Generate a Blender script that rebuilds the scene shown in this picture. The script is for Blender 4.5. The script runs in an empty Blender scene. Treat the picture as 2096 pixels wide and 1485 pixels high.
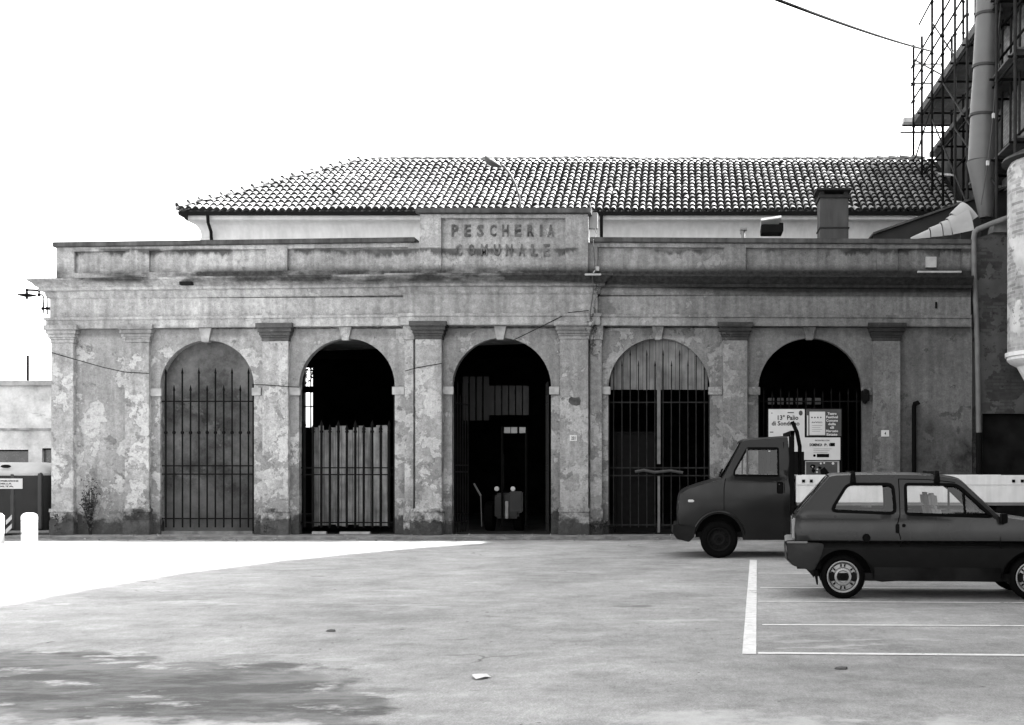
import bpy, bmesh, math, random
from mathutils import Vector, Matrix, noise as mnoise
from mathutils.geometry import delaunay_2d_cdt
random.seed(7)
R = math.radians
SC = bpy.context.scene
COL = SC.collection
PI = math.pi

# ------------------------------------------------------------------ camera, sky, sun, exposure
F, PX, PY, H, CD = 2600.0, 1400.0, 962.0, 1.5, 28.26      # focal px, principal point, eye height, distance to front
cd = bpy.data.cameras.new('camera'); cam = bpy.data.objects.new('camera', cd); COL.objects.link(cam)
cam.location = (0, -CD, H); cam.rotation_euler = (R(90), 0, 0)
cd.sensor_width = 36; cd.lens = F / 2096 * 36
cd.shift_x = (1048 - PX) / 2096; cd.shift_y = (PY - 742.5) / 2096
cd.clip_start = .1; cd.clip_end = 3000
SC.camera = cam
SUN = Vector((.9, .22, 1)).normalized()
w = bpy.data.worlds.new('World'); SC.world = w; w.use_nodes = True
nt = w.node_tree; bg = nt.nodes['Background']
sky = nt.nodes.new('ShaderNodeTexSky'); sky.sky_type = 'NISHITA'; sky.sun_disc = False
sky.sun_elevation = math.asin(SUN.z); sky.sun_rotation = math.atan2(SUN.x, SUN.y)
sky.dust_density = 3.0
bw = nt.nodes.new('ShaderNodeRGBToBW')
nt.links.new(sky.outputs[0], bw.inputs[0]); nt.links.new(bw.outputs[0], bg.inputs[0])
bg.inputs[1].default_value = .15
sl = bpy.data.lights.new('sun', 'SUN'); sl.energy = 3.2; sl.angle = R(.5)
so = bpy.data.objects.new('sun', sl); COL.objects.link(so)
so.rotation_euler = SUN.to_track_quat('Z', 'Y').to_euler(); so.location = (20, 10, 40)
SC.view_settings.view_transform = 'Standard'; SC.view_settings.look = 'None'
SC.view_settings.exposure = 2.85; SC.view_settings.gamma = 1

# ------------------------------------------------------------------ helpers
def P(x, y, Y=0.0):
    d = CD + Y
    return Vector(((x - PX) * d / F, Y, H + (PY - y) * d / F))
def fx(x, Y=0.0): return (x - PX) * (CD + Y) / F
def fz(y, Y=0.0): return H + (PY - y) * (CD + Y) / F
ORG = {}
def warp(v):                                   # the old front sags a little towards its ends
    t = min(max((-5.9 - v[0]) / 8.15, 0), 1.1); t2 = min(max((v[0] + 2) / 8.4, 0), 1)
    return (v[0], v[1], v[2] * (1 - .017 * t - .007 * t2))
class MB:
    def __init__(s): s.v = []; s.f = []; s.tone = None
    def add(s, vs, fs):
        b = len(s.v); s.v += [tuple(q) for q in vs]; s.f += [tuple(b + i for i in f) for f in fs]; return s
    def box(s, x0, x1, y0, y1, z0, z1, nx=1):
        vs = []; fs = []
        for i in range(nx + 1):
            x = x0 + (x1 - x0) * i / nx
            vs += [(x, y0, z0), (x, y1, z0), (x, y1, z1), (x, y0, z1)]
        for i in range(nx):
            a = 4 * i; b = a + 4
            for k in range(4):
                l = (k + 1) % 4; fs.append((a + k, b + k, b + l, a + l))
        fs.append((0, 1, 2, 3)); n = 4 * nx; fs.append((n + 3, n + 2, n + 1, n))
        return s.add(vs, fs)
    def obox(s, c, ax, ay, az):                # oriented box: centre + half axes
        c, ax, ay, az = map(Vector, (c, ax, ay, az))
        vs = [c + ax * i + ay * j + az * k for i in (-1, 1) for j in (-1, 1) for k in (-1, 1)]
        return s.add(vs, [(0, 1, 3, 2), (4, 6, 7, 5), (0, 4, 5, 1), (2, 3, 7, 6), (0, 2, 6, 4), (1, 5, 7, 3)])
    def bar(s, p, q, r, n=8, r2=None):
        p, q = Vector(p), Vector(q); d = (q - p).normalized(); r2 = r if r2 is None else r2
        u = d.orthogonal().normalized(); w_ = d.cross(u)
        vs = []
        for c, rr in ((p, r), (q, r2)):
            vs += [c + (u * math.cos(2 * PI * i / n) + w_ * math.sin(2 * PI * i / n)) * rr for i in range(n)]
        fs = [(i, (i + 1) % n, n + (i + 1) % n, n + i) for i in range(n)]
        fs += [tuple(range(n))[::-1], tuple(range(n, 2 * n))]
        return s.add(vs, fs)
    def tube(s, pts, r, n=8):
        pts = [Vector(p) for p in pts]; vs = []
        up = None
        for i, p in enumerate(pts):
            d = (pts[min(i + 1, len(pts) - 1)] - pts[max(i - 1, 0)]).normalized()
            if up is None: up = d.orthogonal().normalized()
            u = (up - d * up.dot(d)).normalized(); up = u; w_ = d.cross(u)
            rr = r[i] if isinstance(r, (list, tuple)) else r
            vs += [p + (u * math.cos(2 * PI * k / n) + w_ * math.sin(2 * PI * k / n)) * rr for k in range(n)]
        fs = []
        for i in range(len(pts) - 1):
            for k in range(n):
                a = i * n; fs.append((a + k, a + (k + 1) % n, a + n + (k + 1) % n, a + n + k))
        fs += [tuple(range(n))[::-1], tuple(range(len(vs) - n, len(vs)))]
        return s.add(vs, fs)
    def lathe(s, prof, c, axis='z', n=24, cap=True):     # prof [(r, h)]
        c = Vector(c); vs = []
        for r, h in prof:
            for k in range(n):
                a = 2 * PI * k / n; ca, sa = math.cos(a) * r, math.sin(a) * r
                vs.append(c + (Vector((ca, sa, h)) if axis == 'z' else Vector((ca, h, sa)) if axis == 'y' else Vector((h, ca, sa))))
        fs = []
        for i in range(len(prof) - 1):
            for k in range(n):
                a = i * n; fs.append((a + k, a + (k + 1) % n, a + n + (k + 1) % n, a + n + k))
        if cap and prof[0][0] > 1e-5: fs.append(tuple(range(n))[::-1])
        if cap and prof[-1][0] > 1e-5: fs.append(tuple(range(len(vs) - n, len(vs))))
        return s.add(vs, fs)
    def ball(s, c, r, n=8):
        pr = [(max(r * math.sin(PI * i / n), 1e-6 if i in (0, n) else 0), -r * math.cos(PI * i / n)) for i in range(n + 1)]
        return s.lathe(pr, c, 'z', n)
    def prism(s, pts, y0, y1):                 # pts (X,Z) polygon, between y0 and y1
        n = len(pts); vs = [(x, y0, z) for x, z in pts] + [(x, y1, z) for x, z in pts]
        fs = [tuple(range(n)), tuple(range(n, 2 * n))[::-1]] + [(i, n + i, n + (i + 1) % n, (i + 1) % n) for i in range(n)]
        return s.add(vs, fs)
    def build(s, name, m, parent=None, smooth=False, wp=False, bevel=0):
        o3 = ORG.get(parent.name, (0, 0, 0)) if parent else (0, 0, 0)
        vs = [warp(q) for q in s.v] if wp else s.v
        me = bpy.data.meshes.new(name)
        me.from_pydata([(a - o3[0], b - o3[1], c - o3[2]) for a, b, c in vs], [], s.f)
        bm = bmesh.new(); bm.from_mesh(me)
        bmesh.ops.recalc_face_normals(bm, faces=bm.faces)
        if bevel:
            ed = [e for e in bm.edges if len(e.link_faces) == 2 and e.calc_face_angle(0) > .6]
            bmesh.ops.bevel(bm, geom=ed, offset=bevel, segments=2, affect='EDGES', clamp_overlap=True)
        bm.to_mesh(me); bm.free()
        if s.tone is not None and len(s.tone) == len(me.vertices):
            at = me.attributes.new('tone', 'FLOAT', 'POINT'); at.data.foreach_set('value', s.tone)
        if smooth:
            me.polygons.foreach_set('use_smooth', [True] * len(me.polygons))
            try: me.set_sharp_from_angle(angle=R(smooth if smooth is not True else 40))
            except Exception: pass
        me.materials.append(m); me.update()
        o = bpy.data.objects.new(name, me); COL.objects.link(o)
        if parent: o.parent = parent; ORG[o.name] = o3
        return o
def tag(o, label, cat, group=None):
    o['label'] = label; o['category'] = cat
    if group: o['group'] = group
    return o
def thing(name, label, cat, loc=(0, 0, 0), group=None):
    o = bpy.data.objects.new(name, None); COL.objects.link(o); o.location = loc; o.empty_display_size = .3
    ORG[o.name] = tuple(loc); return tag(o, label, cat, group)
def struct(o): o['kind'] = 'structure'; return o
def copy_tree(o, parent=None, off=None):
    c = o.copy(); COL.objects.link(c); ORG[c.name] = ORG.get(o.name, (0, 0, 0))
    if parent: c.parent = parent
    if off is not None: c.location = Vector(o.location) + Vector(off)
    for ch in list(o.children): copy_tree(ch, c)
    return c
def inside(pt, poly):
    x, y = pt; r = False; j = len(poly) - 1
    for i in range(len(poly)):
        a, b = poly[i], poly[j]
        if (a[1] > y) != (b[1] > y) and x < (b[0] - a[0]) * (y - a[1]) / (b[1] - a[1]) + a[0]: r = not r
        j = i
    return r
def panel(mb, outline, holes, fout, fin=None, grid=.1):
    """flat polygon with holes, triangulated on a grid, mapped to 3-D by fout (and fin for its back)"""
    vs = []; ed = []
    for lp in [outline] + holes:
        b = len(vs); vs += [Vector(p) for p in lp]; ed += [(b + i, b + (i + 1) % len(lp)) for i in range(len(lp))]
    xs = [p[0] for p in outline]; ys = [p[1] for p in outline]
    def near(p):
        for lp in [outline] + holes:
            for i in range(len(lp)):
                a = Vector(lp[i]); b = Vector(lp[(i + 1) % len(lp)]); ab = b - a
                t = 0 if ab.length_squared == 0 else max(0, min(1, (Vector(p) - a).dot(ab) / ab.length_squared))
                if (Vector(p) - a - ab * t).length < grid * .3: return True
        return False
    i = 0; gx = min(xs) + grid / 2
    while gx < max(xs):
        gy = min(ys) + grid / 2
        while gy < max(ys):
            if inside((gx, gy), outline) and not any(inside((gx, gy), h) for h in holes) and not near((gx, gy)): vs.append(Vector((gx, gy)))
            gy += grid
        gx += grid
    cv, ce, cf, *_ = delaunay_2d_cdt(vs, ed, [], 0, 1e-6)
    fs = []
    for f in cf:
        c = sum((cv[i] for i in f), Vector((0, 0))) / len(f)
        if inside(c, outline) and not any(inside(c, h) for h in holes): fs.append(tuple(f))
    n = len(cv)
    if fin is None: mb.add([fout(p[0], p[1]) for p in cv], fs); return mb
    cnt = {}
    for f in fs:
        for k in range(3):
            a, b = f[k], f[(k + 1) % 3]; cnt.setdefault((min(a, b), max(a, b)), []).append((a, b))
    side = [(b, a, a + n, b + n) for l in cnt.values() if len(l) == 1 for a, b in l]
    mb.add([fout(p[0], p[1]) for p in cv] + [fin(p[0], p[1]) for p in cv], fs + [tuple(i + n for i in f[::-1]) for f in fs] + side)
    return mb
def arc(cx, cz, r, a0, a1, n):
    return [(cx + r * math.cos(R(a0 + (a1 - a0) * i / n)), cz + r * math.sin(R(a0 + (a1 - a0) * i / n))) for i in range(n + 1)]
def rrect(x0, x1, z0, z1, r, n=4):
    return arc(x1 - r, z1 - r, r, 0, 90, n) + arc(x0 + r, z1 - r, r, 90, 180, n) + arc(x0 + r, z0 + r, r, 180, 270, n) + arc(x1 - r, z0 + r, r, 270, 360, n)
def text(mb, s, c, hgt, wid=None, bold=.0, depth=.004, flip=False):
    """lettering as mesh, facing the square, its middle at c, cap height hgt"""
    cu = bpy.data.curves.new('lettering', 'FONT'); cu.body = s; cu.extrude = depth; cu.offset = bold; cu.resolution_u = 2
    o = bpy.data.objects.new('lettering', cu); COL.objects.link(o)
    bpy.context.view_layer.update()
    me = bpy.data.meshes.new_from_object(o.evaluated_get(bpy.context.evaluated_depsgraph_get()))
    if not len(me.vertices): return
    xs = [v.co.x for v in me.vertices]; ys = [v.co.y for v in me.vertices]
    sx = hgt / .72 if wid is None else wid / (max(xs) - min(xs)); sy = hgt / (max(ys) - min(ys)) if wid is not None else hgt / .72
    cx = (max(xs) + min(xs)) / 2; cy = (max(ys) + min(ys)) / 2
    mb.add([(c[0] + (v.co.x - cx) * sx, c[1] - v.co.z, c[2] + (v.co.y - cy) * sy) for v in me.vertices], [tuple(p.vertices) for p in me.polygons])
    bpy.data.objects.remove(o); bpy.data.curves.remove(cu); bpy.data.meshes.remove(me)

# ------------------------------------------------------------------ materials
class NT:
    def __init__(s, name):
        s.m = bpy.data.materials.new(name); s.m.use_nodes = True; s.t = s.m.node_tree; s.b = s.t.nodes['Principled BSDF']
        s.pos = s.t.nodes.new('ShaderNodeNewGeometry').outputs['Position']; s._xyz = None
    def n(s, ty, **k):
        q = s.t.nodes.new(ty)
        for a, b in k.items(): setattr(q, a, b)
        return q
    def inp(s, sock, v):
        if isinstance(v, (int, float)): sock.default_value = v
        else: s.t.links.new(v, sock)
    def M(s, op, a, b=0.0, c=None, clamp=False):
        q = s.n('ShaderNodeMath', operation=op, use_clamp=clamp); s.inp(q.inputs[0], a); s.inp(q.inputs[1], b)
        if c is not None: s.inp(q.inputs[2], c)
        return q.outputs[0]
    def xyz(s):
        if s._xyz is None:
            q = s.n('ShaderNodeSeparateXYZ'); s.t.links.new(s.pos, q.inputs[0]); s._xyz = q.outputs
        return s._xyz
    def noise(s, scale, detail=4, rough=.55, sx=1, sy=1, sz=1, dist=0, off=0):
        mp = s.n('ShaderNodeMapping'); s.t.links.new(s.pos, mp.inputs[0]); mp.inputs['Scale'].default_value = (sx, sy, sz); mp.inputs['Location'].default_value = (off, off * .7, off * .3)
        q = s.n('ShaderNodeTexNoise'); s.t.links.new(mp.outputs[0], q.inputs['Vector'])
        q.inputs['Scale'].default_value = scale; q.inputs['Detail'].default_value = detail; q.inputs['Roughness'].default_value = rough; q.inputs['Distortion'].default_value = dist
        return q.outputs[0]
    def ramp(s, v, a, b, lo=0.0, hi=1.0):      # linear map a..b -> lo..hi clamped
        q = s.n('ShaderNodeMapRange'); s.inp(q.inputs[0], v); s.inp(q.inputs[1], a); s.inp(q.inputs[2], b); s.inp(q.inputs[3], lo); s.inp(q.inputs[4], hi); q.clamp = True
        return q.outputs[0]
    def mix(s, f, a, b):
        q = s.n('ShaderNodeMix', data_type='FLOAT', clamp_factor=True); s.inp(q.inputs[0], f); s.inp(q.inputs[2], a); s.inp(q.inputs[3], b); return q.outputs[0]
    def col(s, v): s.t.links.new(v, s.b.inputs['Base Color']) if not isinstance(v, (int, float)) else setattr(s.b.inputs['Base Color'], 'default_value', (v, v, v, 1))
    def bump(s, v, strength, dist=.01):
        q = s.n('ShaderNodeBump'); q.inputs['Strength'].default_value = strength; q.inputs['Distance'].default_value = dist
        s.t.links.new(v, q.inputs['Height']); s.t.links.new(q.outputs[0], s.b.inputs['Normal'])
    def fin(s, rough=.85, metal=0, spec=.3):
        s.inp(s.b.inputs['Roughness'], rough); s.b.inputs['Metallic'].default_value = metal; s.b.inputs['Specular IOR Level'].default_value = spec
        return s.m
def mat(name, base, rough=.8, var=.2, scale=4, bump=0, metal=0, spec=.3, coat=0, streak=0):
    t = NT(name); n1 = t.noise(scale, 5); v = t.ramp(n1, .3, .7, base * (1 - var), base * (1 + var))
    if streak:
        n2 = t.noise(9, 3, sz=.12); v = t.M('MULTIPLY', v, t.ramp(n2, .35, .65, 1 - streak, 1 + streak * .5))
    t.col(v)
    if bump: t.bump(t.noise(scale * 8, 4), bump, .008)
    m = t.fin(t.ramp(t.noise(scale * 2, 3), .3, .7, max(rough - .1, .03), min(rough + .1, 1)), metal, spec)
    if coat: t.b.inputs['Coat Weight'].default_value = coat; t.b.inputs['Coat Roughness'].default_value = .12
    return m
def glassmat(name, tint=.75, refl=.08):
    t = NT(name); tr = t.n('ShaderNodeBsdfTransparent'); tr.inputs[0].default_value = (tint,) * 3 + (1,)
    gl = t.n('ShaderNodeBsdfGlossy'); gl.inputs['Roughness'].default_value = .03
    fr = t.n('ShaderNodeFresnel'); fr.inputs[0].default_value = 1.45
    mx = t.n('ShaderNodeMixShader'); t.t.links.new(t.M('MULTIPLY', fr.outputs[0], 1.6, clamp=True), mx.inputs[0]); t.t.links.new(tr.outputs[0], mx.inputs[1]); t.t.links.new(gl.outputs[0], mx.inputs[2])
    t.t.links.new(mx.outputs[0], t.t.nodes['Material Output'].inputs[0]); return t.m

def plaster(name, base, light, peel=.5, soot_shade=1.0, streaks=.18, damp=1.0, off=0.0, grime_shade=True, zones=True):
    t = NT(name); X, Y, Z = t.xyz()
    v = t.ramp(t.noise(.55, 5, .6, off=off), .3, .7, base * .72, base * 1.28)
    v = t.M('MULTIPLY', v, t.ramp(t.noise(5, 3, .5, sz=.13, sx=1.4, off=off), .3, .7, 1 - streaks, 1 + streaks))
    v = t.M('MULTIPLY', v, t.ramp(t.noise(9, 8, .8, off=off), .34, .66, .68, 1.28))
    # flaked areas showing paler and darker coats
    hz = t.ramp(Z, .4, 4.6, .07, -.03)
    pn = t.M('ADD', t.M('ADD', t.M('MULTIPLY', t.noise(1.35, 5, .58, off=off + 3), .8), t.M('MULTIPLY', t.noise(7.5, 7, .7, off=off + 4), .2)), hz)
    pn = t.M('ADD', pn, t.ramp(t.M('ABSOLUTE', t.M('ADD', X, .25)), 1.1, 1.9, .05, 0))
    xr = t.ramp(X, .5, 4.5, 0, -.12) if grime_shade else 0.0
    pn = t.M('ADD', pn, xr)
    th = .612 - .075 * peel
    v = t.mix(t.ramp(pn, th, th + .012, 0, .62), v, t.M('MULTIPLY', light, t.ramp(t.noise(9, 7, .75), .3, .7, .62, 1.15)))
    v = t.mix(t.ramp(pn, th + .085, th + .095, 0, .7), v, t.M('MULTIPLY', base, t.ramp(t.noise(13, 6, .7), .3, .7, .5, 1.1)))
    pn2 = t.M('ADD', t.noise(2.3, 8, .7, dist=.3, off=off + 11), hz)
    v = t.mix(t.ramp(pn2, .69 - .09 * peel, .71 - .09 * peel, 0, .7), v, t.M('MULTIPLY', base, t.ramp(t.noise(15, 6, .7), .3, .7, .25, .65)))
    cl_ = t.M('ABSOLUTE', t.M('ADD', t.M('ADD', X, 1.98), t.ramp(t.noise(1.8, 6, .7, off=61), .3, .7, -.22, .22)))
    crk = t.M('MULTIPLY', t.M('MULTIPLY', t.ramp(cl_, .012, .03, 1, 0), t.ramp(Z, 3.9, 4.1)), t.ramp(Z, 5.8, 5.9, 1, 0))
    wet = t.M('MULTIPLY', t.ramp(t.M('ABSOLUTE', t.M('ADD', t.M('ADD', X, 1.75), t.ramp(t.noise(2.3, 6, .7, off=66), .3, .7, -.3, .3))), .1, .26, 1, 0), t.M('MULTIPLY', t.ramp(Z, 4.85, 5.0), t.ramp(Z, 5.6, 5.8, 1, 0)))
    v = t.mix(t.M('MULTIPLY', wet, .6), v, base * .4)
    v = t.mix(t.M('MULTIPLY', crk, .75), v, base * .2)
    v = t.M('MULTIPLY', v, t.ramp(t.noise(30, 4, .8, off=off), .3, .7, .78, 1.2)); v = t.mix(t.ramp(t.noise(16, 4, .6, off=off + 5), .67, .70, 0, .65), v, base * .3)
    if damp:
        dz = t.M('SUBTRACT', Z, t.ramp(t.noise(1.6, 6, .65, off=off + 21), .3, .7, -.25 * damp, .42 * damp))
        v = t.mix(t.ramp(dz, .30, .46, .95, 0), v, t.ramp(t.noise(5, 8, .8), .48, .72, .003, .06))
        v = t.mix(t.ramp(t.M('SUBTRACT', Z, t.ramp(t.noise(1.1, 5, off=off + 31), .35, .65, -.6, .9)), .4, 1.1, .3, 0), v, base * .5)
    if soot_shade:
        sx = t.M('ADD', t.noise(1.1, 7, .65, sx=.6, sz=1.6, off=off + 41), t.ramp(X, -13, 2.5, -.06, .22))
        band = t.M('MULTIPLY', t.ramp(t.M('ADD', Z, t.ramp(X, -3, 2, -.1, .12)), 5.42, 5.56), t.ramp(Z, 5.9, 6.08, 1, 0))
        v = t.mix(t.M('MULTIPLY', band, t.ramp(sx, .36, .56, 0, soot_shade * .95)), v, t.ramp(t.noise(9, 7, .75), .35, .7, .008, .06))
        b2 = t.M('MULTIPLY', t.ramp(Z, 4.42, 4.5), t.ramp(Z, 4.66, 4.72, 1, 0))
        v = t.mix(t.M('MULTIPLY', b2, t.ramp(t.noise(.9, 4, off=off + 51), .45, .55, 0, .5 * soot_shade)), v, base * .3)
    if soot_shade:
        zz = t.M('ADD', Z, t.ramp(t.noise(3.2, 5, .7, sx=1.0, sz=.4, off=off + 71), .35, .65, -.09, .09)); coping_shade = t.M('MULTIPLY', t.ramp(zz, 6.27, 6.36), t.ramp(Z, 6.40, 6.44, 1, 0))  # coping's shadow at the panel tops painted in, broken by drip stains
        v = t.mix(t.M('MULTIPLY', coping_shade, t.ramp(t.noise(.8, 3, off=off + 75), .40, .5, 0, .85)), v, base * .15)
    if grime_shade:
        v = t.M('MULTIPLY', v, t.ramp(X, -8, 4.0, 1.08, .47))  # darker to the right: sky blocked by the church, painted into the tone
        c = t.M('MULTIPLY', t.ramp(t.M('SUBTRACT', Z, t.ramp(t.noise(1.2, 5, off=77), .3, .7, -.6, .6)), 1.5, 2.7, 1, 0), t.ramp(X, 4.5, 5.4))
        v = t.mix(t.M('MULTIPLY', c, .92), v, t.ramp(t.noise(2.5, 6, .7), .38, .7, .008, .08))
    t.col(v)
    t.bump(t.M('SUBTRACT', t.noise(9, 8, .65, off=off), t.M('ADD', t.M('MULTIPLY', t.ramp(pn, th, th + .01), .45), t.M('MULTIPLY', crk, 1.0))), .8, .03)
    return t.fin(.92, 0, .15)

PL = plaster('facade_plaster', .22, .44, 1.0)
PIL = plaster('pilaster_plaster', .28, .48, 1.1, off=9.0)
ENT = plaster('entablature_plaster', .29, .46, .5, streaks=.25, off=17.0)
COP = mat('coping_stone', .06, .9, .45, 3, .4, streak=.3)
CAPM = plaster('capital_stone', .07, .2, .3, soot_shade=1, off=29.0)
STONE = mat('pale_stone', .30, .85, .25, 6, .3)
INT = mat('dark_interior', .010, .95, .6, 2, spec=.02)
IRON = mat('iron_bars', .004, .8, .3, 10, spec=.08)
RUST = mat('rusty_iron', .016, .8, .5, 9, spec=.1)
PAINTED_POST = mat('grey_painted_post', .10, .6, .3, 8)
WHITEWALL = mat('white_render', .5, .9, .1, 2, .2, streak=.08)
DARKMETAL = mat('dark_gutter', .005, .7, .3, 5, spec=.08)
LEAD = mat('zinc_sheet', .2, .5, .25, 3, metal=.2)
RUBBER = mat('rubber', .0025, .9, .2, 10, spec=.06)
BLACKP = mat('black_plastic', .0015, .7, .2, 8, spec=.08)
BOXM = mat('meter_box', .22, .6, .1, 3)
PAPER = mat('white_paper', .5, .8, .05, 5)
PAPER2 = mat('grey_paper', .3, .8, .2, 7)
INK = mat('black_ink', .004, .8, .1, 5, spec=.05)
INKG = mat('grey_ink', .05, .7, .2, 9)
GLASS = glassmat('window_glass', .93)
DGLASS = mat('dark_pane', .06, .25, .3, 2, spec=.6)
WOOD = mat('weathered_boards', .16, .85, .35, 3, .3, streak=.3)
LAMPM = mat('lamp_housing', .05, .5, .1, 5)
PAINTW = mat('white_road_paint', .62, .85, .25, 7, .2)

def asphalt():
    t = NT('asphalt'); X, Y, Z = t.xyz()
    v = t.ramp(t.noise(.35, 6, .6, sy=.8), .28, .72, .185, .325)
    v = t.M('MULTIPLY', v, t.ramp(t.noise(70, 5, .9), .36, .64, .62, 1.36)); v = t.mix(t.ramp(t.noise(11, 4, .6, off=44, sy=.5), .70, .73, 0, .7), v, .05); v = t.M('MULTIPLY', v, t.ramp(t.noise(24, 6, .9, off=3, sy=.35), .36, .64, .82, 1.17)); v = t.M('MULTIPLY', v, t.ramp(t.noise(3, 7, .75, off=13, sx=.7), .32, .68, .82, 1.16))
    vo = t.n('ShaderNodeTexVoronoi', feature='DISTANCE_TO_EDGE'); mp = t.n('ShaderNodeVectorMath', operation='ADD'); nn = t.n('ShaderNodeTexNoise'); nn.inputs['Scale'].default_value = 1.1; nn.inputs['Detail'].default_value = 6
    t.t.links.new(t.pos, nn.inputs['Vector']); t.t.links.new(t.pos, mp.inputs[0]); t.t.links.new(nn.outputs['Color'], mp.inputs[1]); t.t.links.new(mp.outputs[0], vo.inputs['Vector']); vo.inputs['Scale'].default_value = .33
    v = t.mix(t.M('MULTIPLY', t.ramp(vo.outputs['Distance'], .002, .008, .7, 0), t.ramp(t.noise(.5, 3, off=71), .60, .66)), v, .06)
    tk = t.M('ABSOLUTE', t.M('SUBTRACT', t.M('ADD', X, t.M('MULTIPLY', Y, -.33)), t.M('MULTIPLY', t.noise(.2, 1), 2.4)))
    v = t.mix(t.M('MULTIPLY', t.ramp(t.M('ABSOLUTE', t.M('SUBTRACT', tk, 1.3)), .1, .35, .22, 0), t.ramp(t.noise(3, 5, .7, sy=.3), .3, .6)), v, .1)
    v = t.mix(t.ramp(t.noise(1.0, 7, .65, off=91, sx=.5, sy=1.3), .635, .66, 0, .45), v, .42)
    v = t.M('MULTIPLY', v, t.ramp(t.noise(1.6, 7, .7, off=5), .3, .72, .78, 1.18))
    # the older dark repair at the near left, with pale worn islands
    dx = t.M('DIVIDE', t.M('ADD', X, 5.0), 3.1); dy = t.M('DIVIDE', t.M('ADD', Y, CD - 8.1), 2.35)
    rr = t.M('ADD', t.M('MULTIPLY', dx, dx), t.M('MULTIPLY', dy, dy))
    rr = t.M('ADD', rr, t.ramp(t.noise(.9, 6, .6, off=8), .3, .7, -.45, .45))
    v = t.mix(t.ramp(rr, .84, 1.0, .82, 0), v, t.ramp(t.noise(1.6, 7, .7, off=14, sx=.6, sy=1.2), .42, .58, .04, .15))
    isl = t.M('MULTIPLY', t.ramp(rr, 1.0, 1.5, 1, .25), t.ramp(t.noise(1.5, 8, .65, sx=.7, sy=1.1, off=2), .56, .62))
    v = t.mix(t.M('MULTIPLY', isl, .75), v, t.ramp(t.noise(30, 4, .8, sy=.3), .3, .7, .26, .5))
    # damp stains, oil drips and wheel tracks
    v = t.mix(t.ramp(t.noise(2.0, 6, .6, sx=.45, off=23), .68, .71, 0, .55), v, .055)
    v = t.mix(t.ramp(t.noise(7, 3, .5, off=33), .74, .76, 0, .7), v, .04)
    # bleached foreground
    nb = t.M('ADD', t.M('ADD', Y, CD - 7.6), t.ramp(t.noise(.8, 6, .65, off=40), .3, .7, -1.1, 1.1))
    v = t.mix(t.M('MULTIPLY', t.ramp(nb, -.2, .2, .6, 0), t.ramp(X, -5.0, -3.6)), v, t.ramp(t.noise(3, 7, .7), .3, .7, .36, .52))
    # grime in the gutter along the pavement
    v = t.mix(t.ramp(t.M('ADD', Y, t.ramp(t.noise(2, 5), .3, .7, -.4, .5)), -1.6, -.8, 0, .6), v, .06)
    t.col(v); t.bump(t.noise(120, 4, .8), .6, .01)
    return t.fin(.9, 0, .2)
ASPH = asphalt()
PAVE = mat('pavement_concrete', .15, .9, .45, 4, .4)

# ------------------------------------------------------------------ ground
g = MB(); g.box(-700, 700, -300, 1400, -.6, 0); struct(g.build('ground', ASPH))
g = MB(); g.box(fx(150), 6.2, -.95, .1, .004, .06, 30)
g.box(fx(30), fx(150) - .01, -.35, .1, .004, .05, 3); struct(g.build('pavement', PAVE))
def gp(x, y):
    s = (y - PY) / H; return Vector(((x - PX) / s, F / s - CD, 0))
g = MB()
def stripe(p, q, wd, z=.005):
    p = Vector((p[0], p[1], z)); q = Vector((q[0], q[1], z)); d = (q - p).normalized(); n = Vector((-d.y, d.x, 0)) * wd / 2
    k = max(2, int((q - p).length / .25)); up = []; dn = []
    for i in range(k + 1):
        c = p + (q - p) * i / k; e = .06 * wd * (random.random() - .5) * 2
        up.append(c + n * (1 + e * 4)); dn.append(c - n * (1 + e * 4))
    g.add(up + dn, [(i, i + 1, k + 2 + i, k + 1 + i) for i in range(k)])
stripe(gp(1533.5, 1340), gp(1542, 1147), .115)
for (x0, y0, x1, y1, wd) in ((1552, 1338, 2300, 1344, .10), (1560, 1280, 2300, 1283, .08), (1552, 1232, 2300, 1236, .08), (1556, 1204, 2300, 1206, .09), (1552, 1174, 1700, 1175, .09)):
    a, b = gp(x0, y0), gp(x1, y1); stripe(a, b, wd)
t = NT('worn_road_paint'); v = t.ramp(t.noise(9, 7, .75), .3, .7, .4, .68)
v = t.mix(t.ramp(t.noise(5, 8, .75, off=3), .60, .63, 0, .85), v, .17); t.col(v); RP = t.fin(.85)
struct(g.build('parking_markings', RP))

# ------------------------------------------------------------------ market hall
hall = thing('market_hall', 'long single-storey arcaded market hall with grey peeling plaster and a tiled roof', 'building', (fx(1050), 0, 0))
XL, XR = fx(105), fx(1990)
ARCH = [(328, 520, 693), (612, 808, 692), (925, 1128, 692), (1245, 1453, 692), (1552, 1765, 691)]
def arch_outline(a, b, top, z0=-.1, n=28):
    x0, x1 = fx(a), fx(b); r = (x1 - x0) / 2; cx = (x0 + x1) / 2; zs = fz(top) - r
    return [(x0, z0), (x1, z0)] + arc(cx, zs, r, 0, 180, n)
ZT = fz(668)
holes = [arch_outline(*a, z0=.0005) for a in ARCH]
m = MB()
ol = [(XL, -.2), (XR, -.2), (XR, ZT + .3), (XL, ZT + .3)]
# piers stay solid below: outline runs around each opening at ground level
ol = [(XL, -.02)]
hs = []
for a in ARCH:
    h = arch_outline(*a, z0=-.02); ol += [h[0]] + h[2:][::-1] + [h[1]]
ol += [(XR, -.02), (XR, ZT + .3), (XL, ZT + .3)]
WT = .22
panel(m, ol, [], lambda x, z: warp((x, 0, z)), lambda x, z: warp((x, WT, z)), .5)
m.build('front_wall', PL, hall)
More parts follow.
